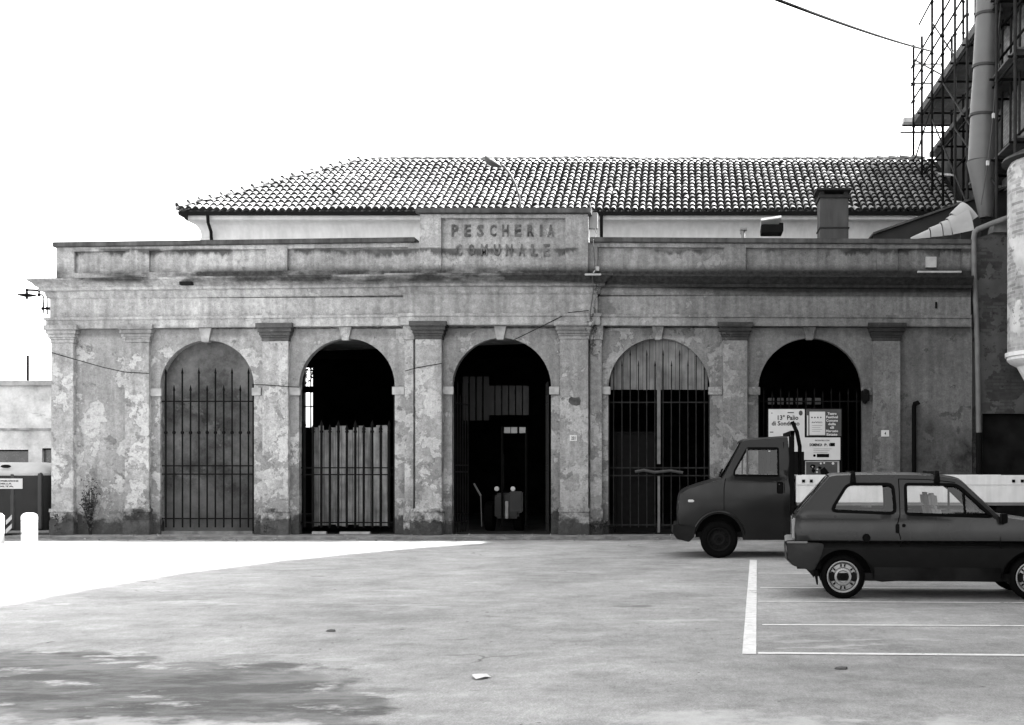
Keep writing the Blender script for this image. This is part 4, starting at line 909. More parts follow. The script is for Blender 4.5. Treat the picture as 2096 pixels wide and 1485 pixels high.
# ------------------------------------------------------------------ vehicles
def wheel(parent, c, r, rim_r, yo, rim_mat, w_=.17, holes=True):
    """c centre on the outer face, yo = -1 near side / +1 far side"""
    c = Vector(c); m_ = MB()
    pr = [(rim_r, .02), (rim_r + .012, -.004), (r - .05, -.014), (r - .02, .0), (r, .03), (r, w_ - .03), (r - .03, w_), (rim_r, w_)]
    m_.lathe([(a_, -yo * b_) for a_, b_ in pr], c, 'y', 40, cap=False)
    o = m_.build('wheel', RUBBER, parent, smooth=50)
    m_ = MB(); k = rim_r; In = -yo
    m_.lathe([(k, In * .014), (k, In * .0), (k * .955, -In * .002), (k * .90, In * .008), (k * .86, In * .035), (k * .80, In * .05), (k * .60, In * .045), (k * .52, In * .022), (k * .40, In * .018), (k * .34, In * .032), (.001, In * .03)], c, 'y', 40, cap=False)
    rm = m_.build('rim', rim_mat, o, smooth=30)
    if holes:
        for i in range(6):
            a_ = 2 * PI * i / 6 + .52; m_ = MB()
            for da in (-.17, .17):
                dirr = Vector((math.cos(a_ + da), 0, math.sin(a_ + da))); q = c + dirr * k * .70 + Vector((0, In * .046, 0))
                m_.obox(q, dirr * k * .085, Vector((0, 1, 0)) * .006, Vector((-dirr.z, 0, dirr.x)) * k * .05)
            m_.build('rim_slot', BLACKP, rm)
        m_ = MB(); m_.lathe([(k * .88, In * .030), (k * .845, In * .024), (k * .835, In * .036)], c, 'y', 30, cap=False); m_.build('rim_groove', BLACKP, rm)
        m_ = MB(); m_.lathe([(k * .23, In * .03), (k * .21, In * .008), (.001, In * .006)], c, 'y', 6); m_.build('hub_cap', BLACKP, rm)
    return o
def smoothpath(pts, n=4, closed=False):
    """Catmull-Rom through 2-D points"""
    out = []
    for i in range(len(pts) - 1):
        p0 = Vector(pts[max(i - 1, 0)]); p1 = Vector(pts[i]); p2 = Vector(pts[i + 1]); p3 = Vector(pts[min(i + 2, len(pts) - 1)])
        for k in range(n):
            t_ = k / n; out.append(tuple(.5 * ((2 * p1) + (p2 - p0) * t_ + (2 * p0 - 5 * p1 + 4 * p2 - p3) * t_ ** 2 + (3 * p1 - p0 - 3 * p2 + p3) * t_ ** 3)))
    out.append(tuple(pts[-1])); return out
def strip(mb, path, wf, yc, f0=-1, f1=1, n=10, crown=.03, inset=0.0):
    """skin across the vehicle along a side-profile path; crown bulges outward"""
    rows = []
    for i, p_ in enumerate(path):
        a_ = Vector(path[max(i - 1, 0)]); b_ = Vector(path[min(i + 1, len(path) - 1)]); d = (b_ - a_).normalized(); nr = Vector((-d.y, d.x))
        rows.append([(p_[0] + nr.x * (crown * (1 - abs(f0 + (f1 - f0) * k / n) ** 4) - inset), yc + wf(p_[0], p_[1]) * (f0 + (f1 - f0) * k / n), p_[1] + nr.y * (crown * (1 - abs(f0 + (f1 - f0) * k / n) ** 4) - inset)) for k in range(n + 1)])
    vs = [q for r in rows for q in r]; k = n + 1
    mb.add(vs, [(i * k + j, i * k + j + 1, (i + 1) * k + j + 1, (i + 1) * k + j) for i in range(len(path) - 1) for j in range(n)])
def offset_loop(lp, d):
    out = []; n_ = len(lp); ar = sum(lp[i][0] * lp[(i + 1) % n_][1] - lp[(i + 1) % n_][0] * lp[i][1] for i in range(n_)); sg_ = 1 if ar > 0 else -1
    for i in range(n_):
        a_, b_, c = Vector(lp[i - 1]), Vector(lp[i]), Vector(lp[(i + 1) % n_]); e1 = (b_ - a_).normalized(); e2 = (c - b_).normalized(); nn = Vector((e1.y, -e1.x)) + Vector((e2.y, -e2.x))
        if nn.length < 1e-6: nn = Vector((e1.y, -e1.x))
        nn.normalize(); out.append(tuple(b_ + nn * d * sg_))
    return out
def roundpoly(pts, r, n=3):
    out = []
    for i in range(len(pts)):
        a_, b_, c = Vector(pts[i - 1]), Vector(pts[i]), Vector(pts[(i + 1) % len(pts)]); u = (a_ - b_); v_ = (c - b_); k = min(r, u.length * .45, v_.length * .45); u.normalize(); v_.normalize()
        p0, p1 = b_ + u * k, b_ + v_ * k
        for j in range(n + 1): t_ = j / n; out.append(tuple((1 - t_) ** 2 * p0 + 2 * t_ * (1 - t_) * b_ + t_ * t_ * p1))
    return out

# --- hatchback -----------------------------------------------------------
YC0 = 14.7 - CD; HW = .73; YC = YC0 + HW
def cp(x, y): q = P(x, y, YC0); return (q.x, q.z)
def cpl(l): return [cp(*q) for q in l]
BELT = fz(1056, YC0); CXF, CXR = fx(2207, YC0), fx(1618, YC0)
def cw(x, z):
    e = (z - BELT) * .30 if z > BELT else .035 * ((z - .72) / .3) ** 2
    if z < .45: e += .12 * (.45 - z)
    e += .10 * max(0, 1 - (x - CXR) / .30) ** 2 + .14 * max(0, 1 - (CXF - x) / .5) ** 2
    return HW - e
car = thing('parked_hatchback', 'small boxy dark grey three-door hatchback parked across the painted bays', 'car', (fx(1900, YC0), YC, 0))
CP = mat('grey_car_paint', .009, .3, .02, 1, spec=.22, coat=.2)
CLAD = mat('car_cladding', .006, .75, .2, 6, spec=.12)
rpath = cpl([(1628, 1112), (1627, 1085), (1630, 1056)]); 
rear_w = cpl([(1630, 1056), (1662, 1019), (1699, 977)])
roofp = smoothpath(cpl([(1699, 977), (1712, 974), (1760, 972.5), (1830, 972), (1900, 974), (1948, 979), (1966, 984)]), 3)
wind = cpl([(1966, 984), (2002, 1019), (2041, 1057)])
hoodp = smoothpath(cpl([(2041, 1057), (2080, 1063), (2130, 1071), (2175, 1081), (2200, 1092), (2207, 1112)]), 3)
outline = rpath + rear_w[1:] + roofp[1:] + wind[1:] + hoodp[1:]
body_ol = outline                                               # closes along the lower trim line
w1 = roundpoly(cpl([(1735, 991), (1829, 991), (1833, 1052), (1700, 1047)]), .07)
w2 = roundpoly(cpl([(1853, 991), (1955, 992), (1968, 1000), (2028, 1058), (1853, 1053)]), .04)
bd_ = MB(); sides = (-1, 1)
for s_ in sides:
    panel(bd_, body_ol, [w1, w2], lambda x, z, s_=s_: (x, YC + s_ * cw(x, z), z), lambda x, z, s_=s_: (x, YC + s_ * (cw(x, z) - .03), z), .06)
for pth in (rpath, roofp, hoodp): strip(bd_, pth, cw, YC)
for pth in (rear_w, wind):
    strip(bd_, pth, cw, YC, -1, -.86, 2, crown=.03); strip(bd_, pth, cw, YC, .86, 1, 2, crown=.03)
body = bd_.build('body', CP, car, smooth=32)
for nm, pth in (('rear_window', rear_w), ('windscreen', wind)):
    m = MB(); strip(m, smoothpath(pth, 3), cw, YC, -.86, .86, 10, crown=.03, inset=.01); m.build(nm, GLASS, car, smooth=True)
    m = MB(); 
    for f0, f1 in ((-.9, -.85), (.85, .9)): strip(m, pth, cw, YC, f0, f1, 1, crown=.034)
    m.build('window_seal', RUBBER, car)
for s_ in sides:
    for nm, lp in (('quarter_window', w1), ('door_window', w2)):
        m = MB(); panel(m, lp, [], lambda x, z, s_=s_: (x, YC + s_ * (cw(x, z) - .02), z), None, .12); go = m.build(nm, GLASS, car, smooth=True)
        m = MB(); panel(m, offset_loop(lp, .014), [offset_loop(lp, -.022)], lambda x, z, s_=s_: (x, YC + s_ * (cw(x, z) + .006), z), lambda x, z, s_=s_: (x, YC + s_ * (cw(x, z) - .026), z), .3); m.build('window_seal', RUBBER, go)
        if nm == 'door_window':
            m = MB(); a_, b_ = cp(1971, 1004), cp(1973, 1057); m.bar((a_[0], YC + s_ * cw(*a_), a_[1]), (b_[0], YC + s_ * cw(*b_), b_[1]), .014, 8); m.build('window_divider', RUBBER, go)
    # shut lines, handle, fuel flap, lamps
    m = MB(); pl_ = cpl([(1840, 981), (1841, 1010), (1841, 1054), (1837, 1070), (1836, 1082), (1842, 1100), (1843, 1185)])
    m.tube([(a_, YC + s_ * (cw(a_, b_) + .001), b_) for a_, b_ in pl_], .006, 6); pl_ = cpl([(2042, 1060), (2043, 1110), (2043, 1180)])
    m.tube([(a_, YC + s_ * (cw(a_, b_) + .001), b_) for a_, b_ in pl_], .006, 6); pl_ = cpl([(1840, 981), (1900, 982), (1955, 988)])
    m.tube([(a_, YC + s_ * (cw(a_, b_) + .001), b_) for a_, b_ in pl_], .005, 6); m.build('door_gap', RUBBER, car)
    a_ = cp(1849, 1076); m = MB(); m.lathe([(.001, -s_ * -.012), (.018, s_ * .012), (.022, 0)], (a_[0], YC + s_ * cw(*a_), a_[1]), 'y', 14); m.build('door_lock', BLACKP, car)
    a_ = cp(1836, 1082); m = MB(); m.obox((a_[0], YC + s_ * (cw(*a_) + .004), a_[1]), (.022, 0, 0), (0, .012, 0), (0, 0, .055)); m.build('door_handle', BLACKP, car, bevel=.008)
a_ = cp(1773, 1101); m = MB(); m.lathe([(.048, .002), (.046, -.012), (.038, -.012), (.034, -.004), (.001, -.008)], (a_[0], YC - cw(*a_), a_[1]), 'y', 22); m.build('fuel_cap', BLACKP, car, smooth=30)
# lower cladding with wheel openings
WR = fx(1726, YC0); WF = WR + 2.16; WZ = .262; AR_ = .335
def arch_cut(cx): return [(cx + AR_ * math.cos(R(a_)), WZ - .02 + AR_ * math.sin(R(a_))) for a_ in range(180, -1, -12)]
zb = .20
cl = [cp(1616, 1112.5), cp(1612, 1140), cp(1622, 1158), cp(1650, 1166)] + [p_ for p_ in arch_cut(WR) if p_[1] > zb + .03] + [(WR + AR_ + .0, zb + .02), (WF - AR_, zb)] + [p_ for p_ in arch_cut(WF) if p_[1] > zb + .03] + [(CXF - .05, .3), (CXF + .03, .42), (CXF + .03, cp(0, 1113)[1])]
m = MB()
for s_ in sides: panel(m, cl, [], lambda x, z, s_=s_: (x, YC + s_ * (cw(max(x, CXR), z) + .012 - .03 * max(0, CXR - x + .02)), z), lambda x, z, s_=s_: (x, YC + s_ * (cw(max(x, CXR), z) - .03), z), .06)
m.build('side_cladding', CLAD, car, smooth=32)
m = MB(); pth = [(fx(1611, YC0), fz(1110, YC0)), (fx(1609, YC0), fz(1125, YC0)), (fx(1612, YC0), fz(1148, YC0)), (fx(1624, YC0), fz(1160, YC0))][::-1]
for s_ in sides:
    lp = roundpoly([cp(1610, 1109), cp(1688, 1113), cp(1682, 1135), cp(1670, 1165), cp(1662, 1170), cp(1622, 1160), cp(1613, 1147)], .05, 5)
    panel(m, lp, [], lambda x, z, s_=s_: (x, YC + s_ * (cw(max(x, CXR), z) + .022), z), lambda x, z, s_=s_: (x, YC + s_ * (cw(max(x, CXR), z) + .0), z), .08)
strip(m, pth, lambda x, z: cw(CXR, z) + .022, YC, crown=.02)
strip(m, [(fx(1609.5, YC0), fz(1110, YC0)), (fx(1630, YC0), fz(1109, YC0))], lambda x, z: cw(CXR, z) + .02, YC, crown=0)
rbm = m.build('rear_bumper', mat('bumper_plastic', .016, .6, .1, 4, spec=.2), car, smooth=32)
m = MB(); strip(m, [(fx(1607.5, YC0), fz(1116, YC0)), (fx(1607, YC0), fz(1110, YC0)), (fx(1612, YC0), fz(1107.5, YC0)), (fx(1632, YC0), fz(1107.5, YC0))], lambda x, z: cw(CXR, z) + .026, YC, crown=.0)
for s_ in sides: m.obox((fx(1632, YC0), YC + s_ * (cw(CXR + .1, .66) + .020), fz(1111, YC0)), (.12, -s_ * -.012, 0), (0, .005, 0), (0, 0, .012))
m.build('bumper_lip', mat('bumper_lip', .12, .5, .1, 4), rbm, bevel=.004)
m = MB(); strip(m, [(CXF + .05, .28), (CXF + .07, .45), (CXF + .05, fz(1110, YC0)), (CXF - .05, fz(1109, YC0))][::-1], lambda x, z: cw(CXF, z) + .02, YC, crown=.04); m.build('front_bumper', CLAD, car, smooth=32)
for s_ in sides:
    m = MB(); z = fz(1098, YC0); m.box(CXR + .02, CXR + .10, YC + s_ * .55 - .08, YC + s_ * .55 + .08, fz(1106, YC0), fz(1062, YC0)); m.build('tail_light', mat('lamp_red_grey', .2, .3, .2, 6), car, bevel=.015)
    m = MB(); m.box(CXF - .03, CXF + .02, YC + s_ * .5 - .1, YC + s_ * .5 + .1, .62, .76); m.build('headlight', PAPER, car, bevel=.02)
    m = MB(); a_ = cp(2048, 1064); m.obox((a_[0], YC + s_ * .78, a_[1] + .02), (.035, .01, 0), (0, .07, 0), (0, 0, .055)); m.bar((a_[0] - .03, YC + s_ * .68, a_[1]), (a_[0], YC + s_ * .76, a_[1] + .01), .015, 6); m.build('wing_mirror', BLACKP, car, bevel=.015)
    wheel(car, (WR, YC + s_ * (HW - .045), WZ - .005), .257, .186, s_, mat('silver_rim', .26, .4, .15, 6, metal=.4)); wheel(car, (WF, YC + s_ * (HW - .045), WZ - .005), .257, .186, s_, mat('silver_rim_front', .26, .4, .15, 6, metal=.4))
m = MB()                                                        # floor, inner arches, dash
m.box(CXR + .35, CXF - .1, YC - .66, YC + .66, .21, .30); m.box(WR + .36, WF - .36, YC - .685, YC + .685, .215, .62); m.box(CXR + .08, CXR + .36, YC - .6, YC + .6, .34, .5)
for wx in (WR, WF):
    for s_ in sides:
        rows = []
        for a_ in range(0, 181, 15): rows.append((wx + (AR_ + .01) * math.cos(R(a_)), WZ - .02 + (AR_ + .01) * math.sin(R(a_))))
        vs = [(x, YC + s_ * .715, z) for x, z in rows] + [(x, YC + s_ * .45, z) for x, z in rows]; n_ = len(rows); m.add(vs, [(i, i + 1, n_ + i + 1, n_ + i) for i in range(n_ - 1)] + [tuple(range(n_, 2 * n_))])
m.box(WF - .52, WF - .2, YC - .62, YC + .62, .5, .93)
m.box(CXF - .16, CXF - .06, YC - .6, YC + .6, .3, .62); m.build('underbody', INT, car)
SEAT = mat('seat_fabric', .22, .9, .2, 8)
for y in (-.33, .33):
    m = MB(); x = fx(1935, YC0); m.obox((x - .02, YC + y, .69), (.055, 0, -.01), (0, .23, 0), (-.08, 0, .39)); m.obox((x + .2, YC + y, .42), (.24, 0, .03), (0, .22, 0), (0, 0, .06)); st = m.build('seat', SEAT, car, bevel=.04)
    m = MB(); m.obox((x - .12, YC + y, 1.14), (.05, 0, 0), (0, .14, 0), (-.01, 0, .085)); m.build('headrest', SEAT, st, bevel=.03)
m = MB(); x = fx(1760, YC0); m.obox((x + .1, YC, .66), (.05, 0, 0), (0, .43, 0), (-.06, 0, .26)); m.obox((x + .3, YC, .42), (.2, 0, 0), (0, .43, 0), (0, 0, .06)); m.build('rear_bench', SEAT, car, bevel=.04)
m = MB(); m.lathe([(.17, -.01), (.185, 0), (.17, .01)], (0, 0, 0), 'x', 20); m.v = [(fx(1992, YC0) + q[0] + q[2] * .35, YC - .33 + q[1], .92 + q[2] * .9) for q in m.v]; m.build('steering_wheel', BLACKP, car)
m = MB(); m.obox((fx(1955, YC0), YC, 1.31), (.02, 0, 0), (0, .1, 0), (0, 0, .03)); m.build('inside_mirror', BLACKP, car)
for x, hx in ((1747, 6), (1918, 8)):                            # roof bars clamped to the gutters
    xx = fx(x, YC0); zt = fz(973, YC0)
    m = MB(); m.box(xx - .02, xx + .02, YC - .60, YC + .60, zt + .02, zt + .045); rb = m.build('roof_bar', BLACKP, car, bevel=.006)
    for s_ in sides:
        m = MB(); m.prism([(xx - .035, zt - .085), (xx + .035, zt - .085), (xx + .028, zt - .02), (xx + .022, zt + .05), (xx - .022, zt + .05), (xx - .028, zt - .02)], YC + s_ * .60 - .025, YC + s_ * .60 + .025)
        m.v = [(q[0], q[1] + s_ * .035 * (1 if q[2] < zt else 0), q[2]) for q in m.v]; m.build('bar_clamp', BLACKP, rb, bevel=.004)
m = MB(); m.tube([(WR + .25, YC, .2), (WR + .5, YC - .1, .17), (WR + .85, YC - .15, .2)], .02, 8); m.build('exhaust_pipe', RUST, car)
m = MB(); m.prism([cp(1666, 1168), cp(1674, 1168), cp(1675, 1198), cp(1672, 1198)], YC - .7, YC - .55); m.build('mud_flap', RUBBER, car)

th_ = -R(4.2); Wp = Vector((WR, YC0, 0)); car.rotation_euler = (0, 0, th_); car.location = Wp + Matrix.Rotation(th_, 3, 'Z') @ (Vector(car.location) - Wp)
# --- flatbed truck -------------------------------------------------------
YT0 = 21.5 - CD; TW = .97; YT = YT0 + TW
def tp(x, y): q = P(x, y, YT0); return (q.x, q.z)
def tpl(l): return [tp(*q) for q in l]
TB = fz(978, YT0); TXF = fx(1391, YT0)
def tw(x, z):
    e = (z - TB) * .22 if z > TB else .03 * ((z - .9) / .5) ** 2
    e += .16 * max(0, 1 - (x - TXF) / .5) ** 2
    return TW - e
truck = thing('flatbed_truck', 'dark forward-cab flatbed truck with white dropsides parked before the posters', 'truck', (fx(1600, YT0), YT, 0))
TP = mat('truck_paint', .002, .4, .1, 2, spec=.18, coat=.22); TBW = mat('white_dropside', .62, .55, .08, 3, streak=.1)
tn = smoothpath(tpl([(1391, 1082), (1389, 1055), (1390, 1030), (1393, 1014), (1400, 1007), (1412, 1001), (1440, 992), (1478, 982)]), 3)
tws = tpl([(1478, 982), (1498, 945), (1519, 907)]); trf = smoothpath(tpl([(1519, 907), (1526, 902), (1560, 899), (1600, 896), (1614, 896)]), 3); tbk = tpl([(1614, 896), (1617, 940), (1617, 1000), (1617, 1106)])
AX, AZ, TR = fx(1472, YT0), .318, .318
ac = [(AX + .40 * math.cos(R(a_)), AZ + .02 + .42 * math.sin(R(a_))) for a_ in range(0, 181, 12)]
tol = tn + tws[1:] + trf[1:] + tbk[1:] + [tp(1521, 1106)] + [p_ for p_ in ac if p_[1] > fz(1104, YT0) + .02] + [tp(1424, 1100), tp(1423, 1082)]
tw1 = roundpoly(tpl([(1502, 974), (1503, 964), (1530, 917), (1594, 917), (1594, 975)]), .03)
m = MB()
for s_ in sides: panel(m, tol, [tw1], lambda x, z, s_=s_: (x, YT + s_ * tw(x, z), z), lambda x, z, s_=s_: (x, YT + s_ * (tw(x, z) - .04), z), .09)
for pth in (tn, trf): strip(m, pth, tw, YT, crown=.04)
strip(m, tbk[:2], tw, YT, crown=0)
strip(m, tbk[2:], tw, YT, crown=0)
for f0, f1 in ((-1, -.88), (.88, 1)): strip(m, tws, tw, YT, f0, f1, 2, crown=.04); strip(m, tbk[1:3], tw, YT, f0, f1 , 2, crown=0)
m.build('cab', TP, truck, smooth=32)
m = MB(); strip(m, smoothpath(tws, 3), tw, YT, -.88, .88, 10, crown=.04, inset=.01); m.build('windscreen', GLASS, truck, smooth=True)
m = MB(); strip(m, tbk[1:3], tw, YT, -.88, .88, 4, crown=0); m.build('rear_window', GLASS, truck)
for s_ in sides:
    m = MB(); panel(m, tw1, [], lambda x, z, s_=s_: (x, YT + s_ * (tw(x, z) - .025), z), None, .2); go = m.build('door_window', GLASS, truck)
    m = MB(); panel(m, offset_loop(tw1, .012), [offset_loop(tw1, -.02)], lambda x, z, s_=s_: (x, YT + s_ * (tw(x, z) + .005), z), lambda x, z, s_=s_: (x, YT + s_ * (tw(x, z) - .03), z), .3); m.build('window_seal', RUBBER, go)
    m = MB(); a_, b_ = tp(1530, 919), tp(1530, 973); m.bar((a_[0], YT + s_ * tw(*a_), a_[1]), (b_[0], YT + s_ * tw(*b_), b_[1]), .016, 8); m.build('window_divider', LAMPM, go)
    m = MB(); pl_ = tpl([(1485, 980), (1482, 1000), (1482, 1045)]); m.tube([(a_, YT + s_ * (tw(a_, b_) + .001), b_) for a_, b_ in pl_], .007, 6)
    pl_ = tpl([(1605, 905), (1606, 1000), (1605, 1098)]); m.tube([(a_, YT + s_ * (tw(a_, b_) + .001), b_) for a_, b_ in pl_], .007, 6); m.build('door_gap', RUBBER, truck)
    a_ = tp(1597, 999); m = MB(); m.obox((a_[0], YT + s_ * (tw(*a_) + .006), a_[1]), (.055, 0, 0), (0, .012, 0), (0, 0, .10)); dh = m.build('door_handle', BLACKP, truck, bevel=.012)
    a_ = tp(1595, 992); m = MB(); m.ball((a_[0], YT + s_ * (tw(*a_) + .02), a_[1]), .012, 6); m.build('lock_barrel', LAMPM, dh)
    a_ = tp(1415, 1026); m = MB(); m.obox((a_[0], YT + s_ * (tw(*a_) + .006), a_[1]), (.055, 0, 0), (0, .012, 0), (0, 0, .022)); m.build('side_repeater', PAPER, truck, bevel=.008)
    a_ = tp(1482, 968); m = MB(); m.obox((a_[0] + .0, YT + s_ * 1.08, a_[1] - .06), (.03, 0, .0), (0, .07, 0), (.05, 0, .13)); m.tube([(a_[0] + .05, YT + s_ * .95, a_[1] + .02), (a_[0] - .02, YT + s_ * 1.05, a_[1] + .0)], .012, 6); m.build('wing_mirror', BLACKP, truck, bevel=.015) if s_ == 1 else None
    # wheel-arch lip
    m = MB(); lip = [(AX + .43 * math.cos(R(a_)), AZ + .02 + .45 * math.sin(R(a_))) for a_ in range(8, 173, 8)]; m.tube([(x, YT + s_ * (tw(x, z) + .0), z) for x, z in lip], .022, 8); m.build('arch_lip', TP, truck, smooth=50)
    wheel(truck, (AX, YT + s_ * .92, AZ), TR, .2, s_, mat('grey_rim', .008, .8, spec=.08), .2)
    wheel(truck, (AX + 3.2, YT + s_ * .92, AZ), TR, .2, s_, mat('grey_rim_rear', .008, .8, spec=.08), .2)
    m = MB(); m.box(TXF - .02, TXF + .05, YT + s_ * .62 - .13, YT + s_ * .62 + .13, fz(1045, YT0), fz(1024, YT0)); m.build('headlight', PAPER, truck, bevel=.02)
m = MB(); bp = [tp(1378, 1076), tp(1377, 1090), tp(1386, 1104), tp(1410, 1110)]
lp = roundpoly([tp(1378, 1075), tp(1424, 1079), tp(1421, 1100), tp(1411, 1110), tp(1388, 1105), tp(1377, 1092)], .02)
for s_ in sides: panel(m, lp, [], lambda x, z, s_=s_: (x, YT + s_ * (tw(max(x, TXF), z) + .03), z), lambda x, z, s_=s_: (x, YT + s_ * (tw(max(x, TXF), z)), z), .1)
strip(m, bp[::-1], lambda x, z: tw(TXF, z) + .03, YT, crown=.03); strip(m, [tp(1378, 1075.5), tp(1395, 1074.5)], lambda x, z: tw(TXF, z) + .03, YT, crown=0); m.build('front_bumper', mat('truck_bumper', .006, .7, .2, 5, spec=.15), truck, smooth=32)
bx0_, bx1_ = fx(1631, YT0), fx(2108, YT0); bz0, bz1 = fz(1029, YT0), fz(973, YT0)
m = MB()
m.box(fx(1450, YT0), bx1_ - .05, YT - .42, YT - .32, .42, .62); m.box(fx(1450, YT0), bx1_ - .05, YT + .32, YT + .42, .42, .62); m.box(TXF + .3, fx(1612, YT0), YT - .8, YT + .8, .36, .44)
for k in range(6): m.box(bx0_ + .3 + k * .62, bx0_ + .4 + k * .62, YT - .9, YT + .9, bz0 - .14, bz0 - .05)
m.box(fx(1700, YT0), fx(1790, YT0), YT - .85, YT - .5, .35, .75)
m.build('chassis', INT, truck)
for wx in (AX + 3.2,):
    m = MB()
    for s_ in sides: m.tube([(wx + .42 * math.cos(R(a_)), YT + s_ * .84, AZ + .42 * math.sin(R(a_))) for a_ in range(10, 171, 16)], .03, 6)
    m.build('rear_mudguard', BLACKP, truck)
m = MB(); m.box(bx0_, bx1_, YT - 1.0, YT + 1.0, bz0 - .05, bz0 - .001, 4); bedo = m.build('load_bed', mat('bed_floor', .12, .8, .3, 3), truck)
for s_ in sides:
    m = MB(); y0 = YT + s_ * 1.0; y1 = YT + s_ * .97; a_, b_ = min(y0, y1), max(y0, y1); zs_ = fz(994, YT0)
    m.box(bx0_ + .001, bx1_, a_, b_, bz0, zs_); m.box(bx0_ + .0005, bx1_ + .001, a_ - .012, b_ + .012, zs_ + .006, bz1); dsd = m.build('dropside', TBW, truck, bevel=.008)
    for xx_ in (1641, 1657, 2070, 2088, 1800, 1930):
        m = MB(); m.box(fx(xx_, YT0), fx(xx_ + 6, YT0), YT + s_ * 1.02 - .012, YT + s_ * 1.02 + .012, fz(988, YT0), fz(982, YT0)); m.build('latch', BLACKP, dsd)
for x in (bx0_ , bx1_ - .03):
    m = MB(); m.box(x - .012, x + .04, YT - .955, YT + .955, bz0 + .001, bz1 - .01); m.build('end_board' , TBW, truck, bevel=.006)
m = MB(); 
for y in (-.85, .85): m.box(fx(1620, YT0), fx(1627, YT0), YT + y - .03, YT + y + .03, .6, fz(884, YT0))
for z in (1.35, 1.6, 1.85, 2.1): m.box(fx(1621, YT0), fx(1626, YT0), YT - .82, YT + .82, z, z + .04)
m.box(fx(1620, YT0), fx(1627.5, YT0), YT - .88, YT + .88, fz(886, YT0) - .03, fz(884, YT0) + .02)
rk = m.build('load_rack', BLACKP, truck)
m = MB(); m.prism([tp(1618, 1060), tp(1616, 893), tp(1624, 893), tp(1626, 1060)], YT - .96, YT - .80); m.build('cab_back_panel', BLACKP, truck)
m = MB(); m.tube([(fx(1626, YT0), YT - .7, 1.3), (fx(1640, YT0), YT - .7, 1.35), (fx(1640, YT0), YT - .7, 1.9), (fx(1634, YT0), YT - .7, fz(884, YT0)), (fx(1624, YT0), YT - .7, fz(862, YT0))], .035, 8); m.build('air_intake', BLACKP, truck, smooth=50)
for y in (-.45, .45):
    m = MB(); x = fx(1590, YT0); m.obox((x, YT + y, 1.15), (.06, 0, 0), (0, .24, 0), (-.05, 0, .32)); m.obox((x - .22, YT + y, .86), (.26, 0, 0), (0, .24, 0), (0, 0, .07)); m.build('seat', mat('truck_seat', .02, .9), truck, bevel=.04)
m = MB(); m.box(fx(1478, YT0), fx(1500, YT0), YT - .85, YT + .85, .9, 1.32); m.build('dashboard', BLACKP, truck, bevel=.03)
# inner wheel wells
for s_ in sides:
    m = MB(); vs = [(x, YT + s_ * .94, z) for x, z in ac] + [(x, YT + s_ * .6, z) for x, z in ac]; n_ = len(ac); m.add(vs, [(i, i + 1, n_ + i + 1, n_ + i) for i in range(n_ - 1)] + [tuple(range(n_, 2 * n_))]); m.build('wheel_well', INT, truck)

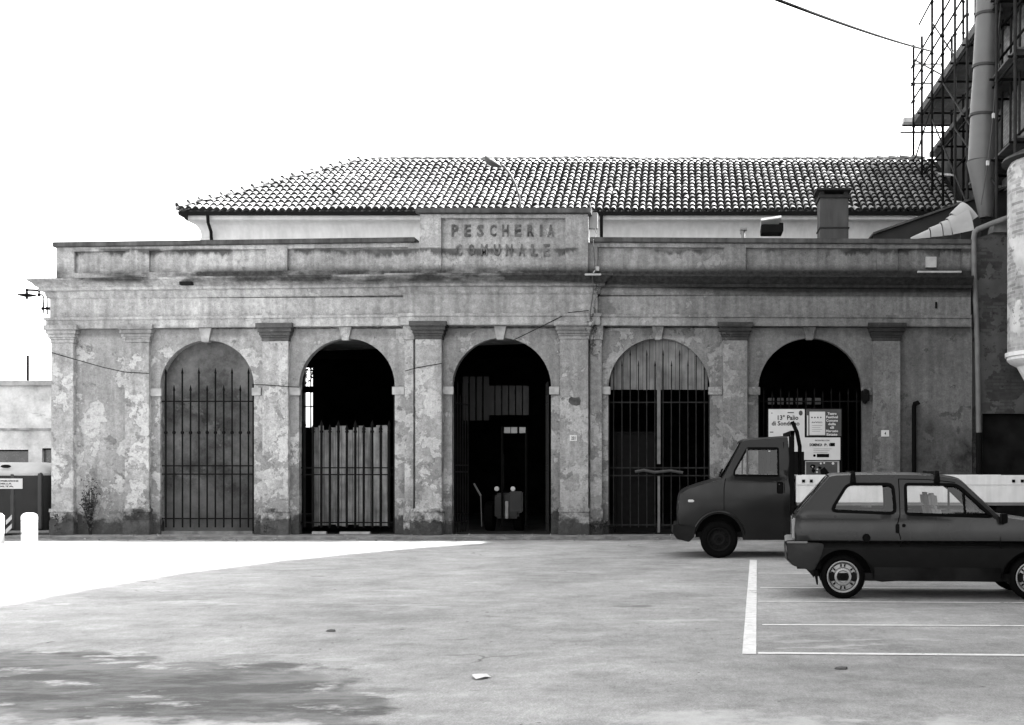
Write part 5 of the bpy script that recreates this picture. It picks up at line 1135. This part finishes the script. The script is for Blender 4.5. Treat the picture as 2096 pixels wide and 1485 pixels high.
# ------------------------------------------------------------------ weeds at the foot of the left bay
WEED = mat('dry_weed', .022, .9, .5, 12, spec=.05); WEEDL = mat('weed_leaf', .05, .9, .6, 12, spec=.05)
def weed(x, y0, y1, n, label, spread=.16):
    c = P(x, y1, -.06); t_ = thing('weed', label, 'weed', (c.x, -.12, .06)); h = fz(y0) - .06
    m1 = MB(); m2 = MB()
    for i in range(n):
        a_ = random.uniform(-1, 1); tipx = c.x + a_ * spread; tz = .06 + h * random.uniform(.45, 1)
        pts = [(c.x + a_ * .03, -.10, .06), (c.x + a_ * spread * .4, -.12 - random.random() * .06, .06 + (tz - .06) * .5), (tipx, -.10 - random.random() * .14, tz)]
        m1.tube(pts, [.008, .006, .002], 5)
        for k in range(14):
            f = random.uniform(.3, 1); p_ = Vector(pts[1]).lerp(Vector(pts[2]), f) if f > .5 else Vector(pts[0]).lerp(Vector(pts[1]), f * 2)
            q = p_ + Vector((random.gauss(0, .035), random.gauss(0, .03), random.gauss(0, .04))); r = random.uniform(.015, .045); u = Vector((random.gauss(0, 1), random.gauss(0, 1), random.gauss(0, 1))).normalized() * r; v_ = u.orthogonal().normalized() * r * .5
            m2.add([q - u, q + v_, q + u, q - v_], [(0, 1, 2, 3)])
    m1.build('stem', WEED, t_); m2.build('leaves', WEEDL, t_)
weed(187, 972, 1095, 26, 'tall dry weed growing against the leftmost wall panel', .17)
weed(128, 1052, 1098, 10, 'low weed at the foot of the corner pilaster', .16)
weed(540, 1068, 1098, 9, 'small weed at the foot of the pilaster between the two left arches', .2)
weed(1225, 1060, 1098, 12, 'ragged weed at the pilaster foot between the open arch and the boarded arch', .22)

# ------------------------------------------------------------------ small things on the ground
m = MB(); c = gp(983, 1388)
vs = [(c.x + .065 * random.uniform(.7, 1.2) * math.cos(a_ / 7 * 2 * PI), c.y + .1 * random.uniform(.7, 1.2) * math.sin(a_ / 7 * 2 * PI), .006 + random.uniform(0, .02)) for a_ in range(7)] + [(c.x, c.y, .03)]
m.add(vs, [(i, (i + 1) % 7, 7) for i in range(7)]); tag(m.build('crumpled_paper', PAPER, None), 'scrap of white paper lying on the asphalt in the foreground', 'litter')
for x, y, lb_ in ((1722, 1370, 'dark clod on the asphalt below the nearest painted line'), (678, 1293, 'small flat dark stone on the asphalt left of the middle')):
    m = MB(); c = gp(x, y); m.lathe([(.001, .0), (.05, .002), (.04, .016), (.001, .022)], c, 'z', 7); m.v = [(q[0] + random.uniform(-.01, .01), q[1] + random.uniform(-.01, .01), q[2]) for q in m.v]; tag(m.build('stone', INKG, None), lb_, 'stone')
m = MB()                                                        # grit and chips along the foot of the front
for i in range(260):
    x = random.uniform(-13, 6); y = -.95 - abs(random.gauss(0, .25)); r = random.uniform(.008, .03); z = 0
    if random.random() < .4: y = random.uniform(-.9, -.2); z = .06
    m.ball((x, y, z + r * .4), r, 4)
gr = m.build('rubble_grit', mat('grit', .16, .9, .5, 20), None); gr['kind'] = 'stuff'; tag(gr, 'scattered grit and mortar chips along the foot of the arcade', 'grit')
